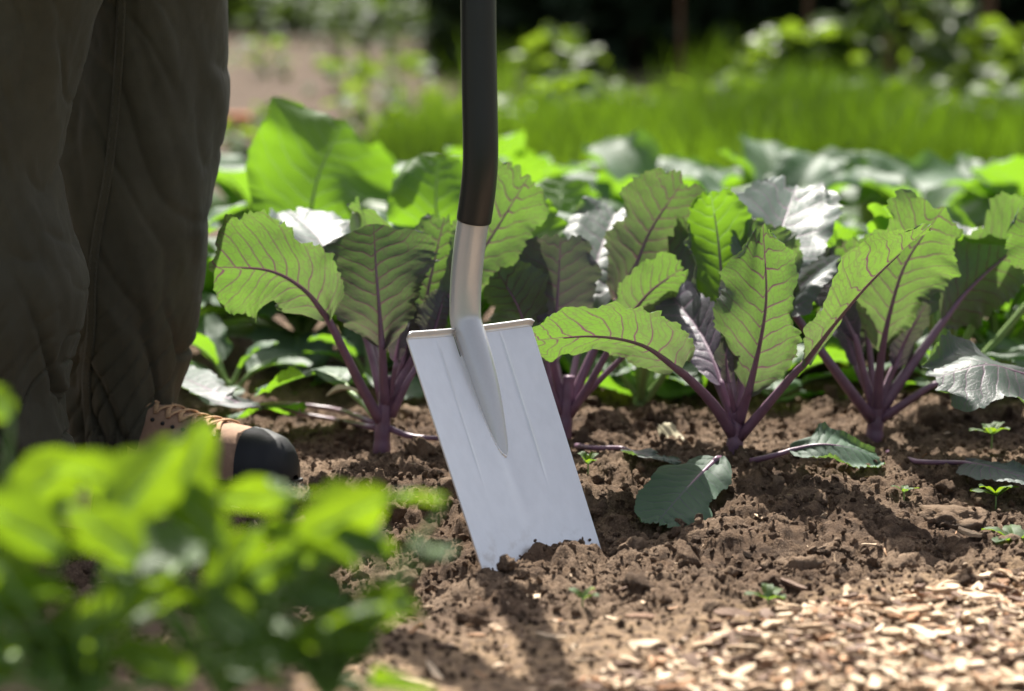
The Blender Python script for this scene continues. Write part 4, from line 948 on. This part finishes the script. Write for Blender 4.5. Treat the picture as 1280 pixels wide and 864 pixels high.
LT6 = [leaf_geo(np.array([(0, 0, 0), (.35, 0, .03), (.7, 0, 0), (1, 0, -.12)]), .36, (0, 0, 1), tipn=0, seed=k, nu=7, nvv=6, relief=0, serr=0, ruffle=.1, bb=.55)[:4] for k in range(16)]
LT4 = [leaf_geo(np.array([(0, 0, 0), (.5, 0, .03), (1, 0, -.06)]), .34, (0, 0, 1), tipn=0, seed=k, nu=4, nvv=2, relief=0, serr=0, ruffle=0)[:4] for k in range(8)]
def put_leaf(tpl, c, dr, N0, s):
    y = norm(np.cross(N0, dr)); z = np.cross(dr, y); return tpl[0] @ (np.stack([dr, y, z]) * s) + c, tpl[1], tpl[2], tpl[3]
blades(1500, (-.2, 2.6, 9.2, 11.5), (.12, .30), .0045, 9, 'tall_grass', 'sparse taller grass stems behind the grassy rows', GRS, lambda x, y, g: noise(x * 2.1, y * 1.2, 0, 77) > -.1)
def leafy_bush(x, y, z0, h, rad, n, ls, mat, seed, label, cat, group, name='bean_bush'):
    """bush: stems and separate leaves gathered in one foliage part"""
    g = np.random.default_rng(seed); base = np.array([x, y, z0]); root = empty(name, base, label, cat, group); ms = MB(); V = []; Fs = []; U1 = []; U2 = []; off = 0
    for k in range(max(4, n // 22)):
        a = g.uniform(0, 6.28); r = rad * .6 * g.random() ** .5; tip = base + [r * math.cos(a), r * math.sin(a), h * g.uniform(.6, .95)]
        ms.add(*tube(spline([base + [r * .2 * math.cos(a), r * .2 * math.sin(a), -.02], base + [r * .6 * math.cos(a), r * .6 * math.sin(a), h * .4], tip], 8), .006 * np.linspace(1, .35, 8), 6))
    part('stem', *ms.get(), STALKG, root, base)
    for k in range(n):
        a = g.uniform(0, 6.28); q = g.random() ** .7; rr_ = rad * g.random() ** .5 * (1 - .45 * q ** 2) * (1 + .25 * math.sin(3 * a + seed)); c = base + [rr_ * math.cos(a), rr_ * math.sin(a), h * (.12 + .88 * q)]
        dr = norm([math.cos(a) + g.normal(0, .5), math.sin(a) + g.normal(0, .5), g.normal(-.05, .4)]); s = ls * g.uniform(.6, 1.25)
        geo = put_leaf(LT6[k % 16], c, dr, norm([g.normal(0, .45), g.normal(0, .45), 1]), s)
        V.append(geo[0]); Fs.append(geo[1] + off); U1.append(geo[2]); U2.append(geo[3]); off += len(geo[0])
    leaf_obj('foliage', (np.vstack(V), np.vstack(Fs), np.vstack(U1), np.vstack(U2)), mat, root, base)['kind'] = 'stuff'
BU = [(1.38, 10.2, .62, .30, 'tall leafy bean bush among the stakes, right background'), (1.05, 10.2, .34, .22, 'leafy bush at the left end of the staked row'), (1.85, 10.3, .36, .32, 'leafy bush at the right edge of the staked row'),
      (.18, 10.4, .34, .10, 'small pale leafy plant right of the spade sleeve, far back'), (1.62, 9.9, .26, .25, 'low leafy bush between the two tall stakes')]
for i, (x, y, h, r, lb) in enumerate(BU): leafy_bush(x, y, gz(x, y, False), h, r, 150 if r > .2 else 50, .12, BSH, 60 + i, lb, 'bush', 'leafy bushes in the background')
for i, (px, w, lb) in enumerate(((1105, .02, 'brown wooden stake behind the tall bean bush'), (1168, .024, 'brown wooden stake in the middle of the staked row'), (1232, .02, 'brown wooden stake near the right edge of the staked row'), (852, .008, 'thin dim stake against the dark hedge'), (1010, .009, 'thin stake at the left of the bean bushes'))):
    p = P(px, 200, 10.75); base = np.array([p[0], 10.75, gz(p[0], 10.75, False)]); root = empty('wooden_stake', base, lb, 'stake', 'wooden stakes of the bean row')
    C = np.array([base + [.01 * math.sin(z * 3 + i), 0, z] for z in np.linspace(-.1, 1.7, 14)]); part('pole', *tube(C, w * (1 - .12 * np.linspace(0, 1, 14)), 9), BARK, root, base)
    C2 = np.array([base + [0, 0, 1.15 + .01 * k] + np.array([w * 1.08 * math.cos(k), w * 1.08 * math.sin(k), 0]) for k in np.linspace(0, 12.5, 50)]); part('twine', *tube(C2, .003, 5), PALE, root, base)
for i, (px, py, Y, s, lb) in enumerate(((700, 165, 9.0, .26, 'pale leafy plant standing in the grass right of the sleeve'), (790, 150, 9.4, .20, 'light green plant in the grass above the half hidden cabbage'), (905, 160, 9.2, .24, 'leafy plant in the grass above the front cabbage'), (985, 190, 8.6, .18, 'low yellow green plant in the grass left of the bean bushes'),
                                                 (1090, 175, 9.0, .26, 'leafy plant in the grass below the tall bean bush'), (1185, 185, 8.8, .22, 'leafy plant in the grass below the middle stake'), (1262, 195, 8.6, .26, 'leafy plant in the grass at the right edge'), (620, 190, 8.6, .20, 'yellow green plant at the edge of the grass beside the sleeve'))):
    p = P(px, py, Y); leafy_bush(p[0], Y, gz(p[0], Y, False), s, s * .6, 46, .085, BSH if i % 2 else FGL, 110 + i, lb, 'plant', 'leafy plants in the grassy rows', 'leafy_plant')
# small plants on the bare plot at upper left
for i, (px, py, Y, s, lb) in enumerate(((462, 160, 9.6, .16, 'yellow green young plant on the bare plot left of the grass'), (340, 165, 9.8, .10, 'small yellowish seedling on the bare plot'), (285, 190, 9.0, .12, 'yellow green plant beside the trouser leg on the bare plot'), (400, 185, 9.0, .08, 'tiny green plant on the bare plot'), (510, 175, 9.2, .14, 'green young plant at the edge of the grassy row'), (430, 95, 12.2, .16, 'dark young plant far back on the bare plot'), (330, 70, 13.5, .18, 'dark young plant far back beside the trousers'), (500, 100, 11.8, .2, 'young plant far back near the sleeve on the bare plot'))):
    p = P(px, py, Y); leafy_bush(p[0], Y, gz(p[0], Y, False), s, s * .8, 34, .07, FGL, 80 + i, lb, 'plant', 'young plants on the bare plot', 'young_plant')
# terracotta shard on the bare plot
TERR = plain('terracotta', (.62, .26, .13), .8, .2, 0, .2, 40.)
p = P(296, 160, 9.6); base = np.array([p[0], 9.6, gz(p[0], 9.6, False)]); root = empty('flower_pot', base, 'small orange terracotta pot on the bare plot beside the trousers', 'flower pot')
def lathe(prof, seg=24):
    V = []; 
    for r, z in prof: V += [(r * math.cos(a), r * math.sin(a), z) for a in np.linspace(0, 2 * math.pi, seg, endpoint=False)]
    return np.array(V), grid_faces(len(prof), seg, True)
v, f = lathe([(.001, .002), (.03, .0), (.042, .07), (.047, .07), (.047, .09), (.040, .09), (.028, .01), (.001, .012)]); part('pot_body', v + base, f, TERR, root, base)
for i, (px, py, Y) in enumerate(((470, 45, 15.), (375, 38, 17.5), (545, 45, 14.5))):
    p = P(px, py, Y); leafy_bush(p[0], Y, gz(p[0], Y, False), .34, .42, 120, .09, HSH, 90 + i, ('low green shrub in the middle far behind on the left', 'low green shrub nearest the trousers far behind', 'low green shrub next to the sleeve far behind')[i], 'shrub', 'low shrubs at the far left', 'low_shrub')
def hedge(x0, x1, y, h, n, seed, label):
    g = np.random.default_rng(seed); base = np.array([(x0 + x1) / 2, y, 0]); root = empty('hedge', base, label, 'hedge', 'dark hedges at the back')
    V = []; Fs = []; U1 = []; U2 = []; off = 0
    for k in range(n):
        xx = g.uniform(x0, x1); zz = h * g.random(); dep = .35 * (1 + .5 * math.sin(xx * 2.1 + 1.3 * math.sin(zz * 3)) ); c = np.array([xx, y - dep * g.random() ** .4 , zz])
        dr = norm(g.normal(size=3) + [0, -.5, .1]); s = g.uniform(.09, .2)
        geo = put_leaf(LT4[k % 8], c, dr, norm(g.normal(size=3) + [0, -.5, .9]), s)
        V.append(geo[0]); Fs.append(geo[1] + off); U1.append(geo[2]); U2.append(geo[3]); off += len(geo[0])
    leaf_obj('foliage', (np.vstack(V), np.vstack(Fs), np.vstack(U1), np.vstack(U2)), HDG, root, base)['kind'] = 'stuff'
    m = MB()
    for xx in np.arange(x0 + .2, x1, .45): m.add(*tube(spline([(xx, y + .1, -.1), (xx + g.normal(0, .06), y + .1, h * .5), (xx + g.normal(0, .1), y + .1, h * .95)], 8), .03 * np.linspace(1, .4, 8), 7))
    part('branches', *m.get(), BARK, root, base)
    # dense twiggy heart of the hedge
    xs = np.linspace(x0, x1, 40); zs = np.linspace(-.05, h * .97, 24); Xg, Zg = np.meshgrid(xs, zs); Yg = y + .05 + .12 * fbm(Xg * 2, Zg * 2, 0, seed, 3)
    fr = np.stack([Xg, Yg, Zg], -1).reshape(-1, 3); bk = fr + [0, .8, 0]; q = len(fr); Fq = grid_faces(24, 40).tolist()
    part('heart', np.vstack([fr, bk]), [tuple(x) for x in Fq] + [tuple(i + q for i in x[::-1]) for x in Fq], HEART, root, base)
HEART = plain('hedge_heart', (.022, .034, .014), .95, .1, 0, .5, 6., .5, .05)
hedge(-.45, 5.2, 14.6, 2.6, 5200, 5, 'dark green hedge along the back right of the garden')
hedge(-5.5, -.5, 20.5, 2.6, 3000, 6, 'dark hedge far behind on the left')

# ------------------------------------------------------------------ blurred plants close to the camera
FG = [(-.385, 2.03, 'bright leafy plant at the far left close to the camera', [(-8, 500, 2.041, 19, -.4, 0), (62, 600, 2.016, 40, .5, 0), (15, 655, 1.953, 46, -.6, 0), (60, 690, 2.016, 37, .9, 0), (10, 720, 1.966, 40, -.3, 0), (75, 800, 1.953, 35, .2, 1)]),
      (-.30, 1.95, 'bright leafy plant in the lower left corner, close to the camera', [(120, 600, 1.991, 40, -.7, 0), (185, 600, 1.953, 46, .35, 0), (195, 690, 1.915, 42, .8, 1), (125, 665, 1.890, 37, -.5, 0), (150, 760, 1.915, 35, .6, 0), (180, 830, 1.890, 39, -.7, 0)]),
      (-.21, 2.01, 'leafy plant with the tallest blurred leaf below the boot', [(238, 580, 2.016, 42, .2, 0), (322, 628, 2.041, 30, 1.0, 0), (298, 700, 1.991, 35, .3, 0), (240, 640, 1.991, 35, -.4, 0), (275, 765, 1.953, 35, -.6, 1), (330, 820, 1.953, 40, .9, 1)]),
      (-.134, 2.0, 'leafy plant whose shiny leaf reaches toward the spade', [(435, 648, 1.991, 44, .6, 0), (455, 690, 1.978, 26, 1.1, 1), (385, 745, 1.966, 33, -.8, 1), (350, 700, 1.966, 26, .5, 0), (472, 770, 1.991, 32, 2.2, 0), (410, 800, 1.940, 37, -.9, 0)])]
for i, (x, y, lb, lv_) in enumerate(FG):
    g = np.random.default_rng(200 + i); z = gz(x, y, False); base = np.array([x, y, z]); root = empty('leafy_plant', base, lb, 'plant', 'blurred plants close to the camera')
    crown = base + [0, 0, .18]; stem_part(root, base, [base - [0, 0, .03], base + [.004, 0, .1], crown], .006, .004, STALKG)
    extra = [(None, None) for _ in range(11)]
    specs = [(P(px, py, Y), hw * Y / FPX, tw) for (px, py, Y, hw, tw, fc) in lv_]
    for k in range(14):
        a = g.uniform(0, 6.28); r = g.uniform(.02, .10); specs.append((base + [r * math.cos(a), r * math.sin(a) * .9, g.uniform(.19, .335)], g.uniform(.012, .022), g.uniform(-1, 1)))
    for k, (c, W, tw) in enumerate(specs):
        h = norm([math.sin(tw * 1.6), -math.cos(tw * 1.6) * .5 * (1 if k % 2 else -1), .12]); Lh = W * 1.65; Nn = norm([g.normal(0, .35), .55 + g.normal(0, .35), .7])
        if k < 6: Nn = norm([.35 * math.sin(tw * 3), (-.55 if lv_[k][5] else .85), (.8 if lv_[k][5] else .5)]); h = norm([math.sin(tw * 1.8), .15 if not lv_[k][5] else .5, math.cos(tw * 1.8) * .8 + .1])
        mid = np.array([c - h * Lh, c - h * Lh * .3 + Nn * W * .12, c + h * Lh * .4 + Nn * W * .08, c + h * Lh - Nn * W * .25])
        geo = leaf_geo(mid, W, Nn, tipn=0, seed=300 + i * 40 + k, fold=.2, ruffle=.08, nu=18, nvv=12, serr=.015, relief=.0012, a=.5, bb=.78, nveins=7)
        o = leaf_obj('leaf', geo, FGL, root, base)
        st = spline(np.array([crown * .75 + base * .25 if c[2] < crown[2] else crown, (crown + mid[0]) / 2 + [0, 0, .01], mid[0], geo[4][9] - geo[6][9] * .001]), 16)
        part('leaf_stalk', *tube(st, .0030 * np.linspace(1, .4, 16), 7), STALKG, root, base, True, o)
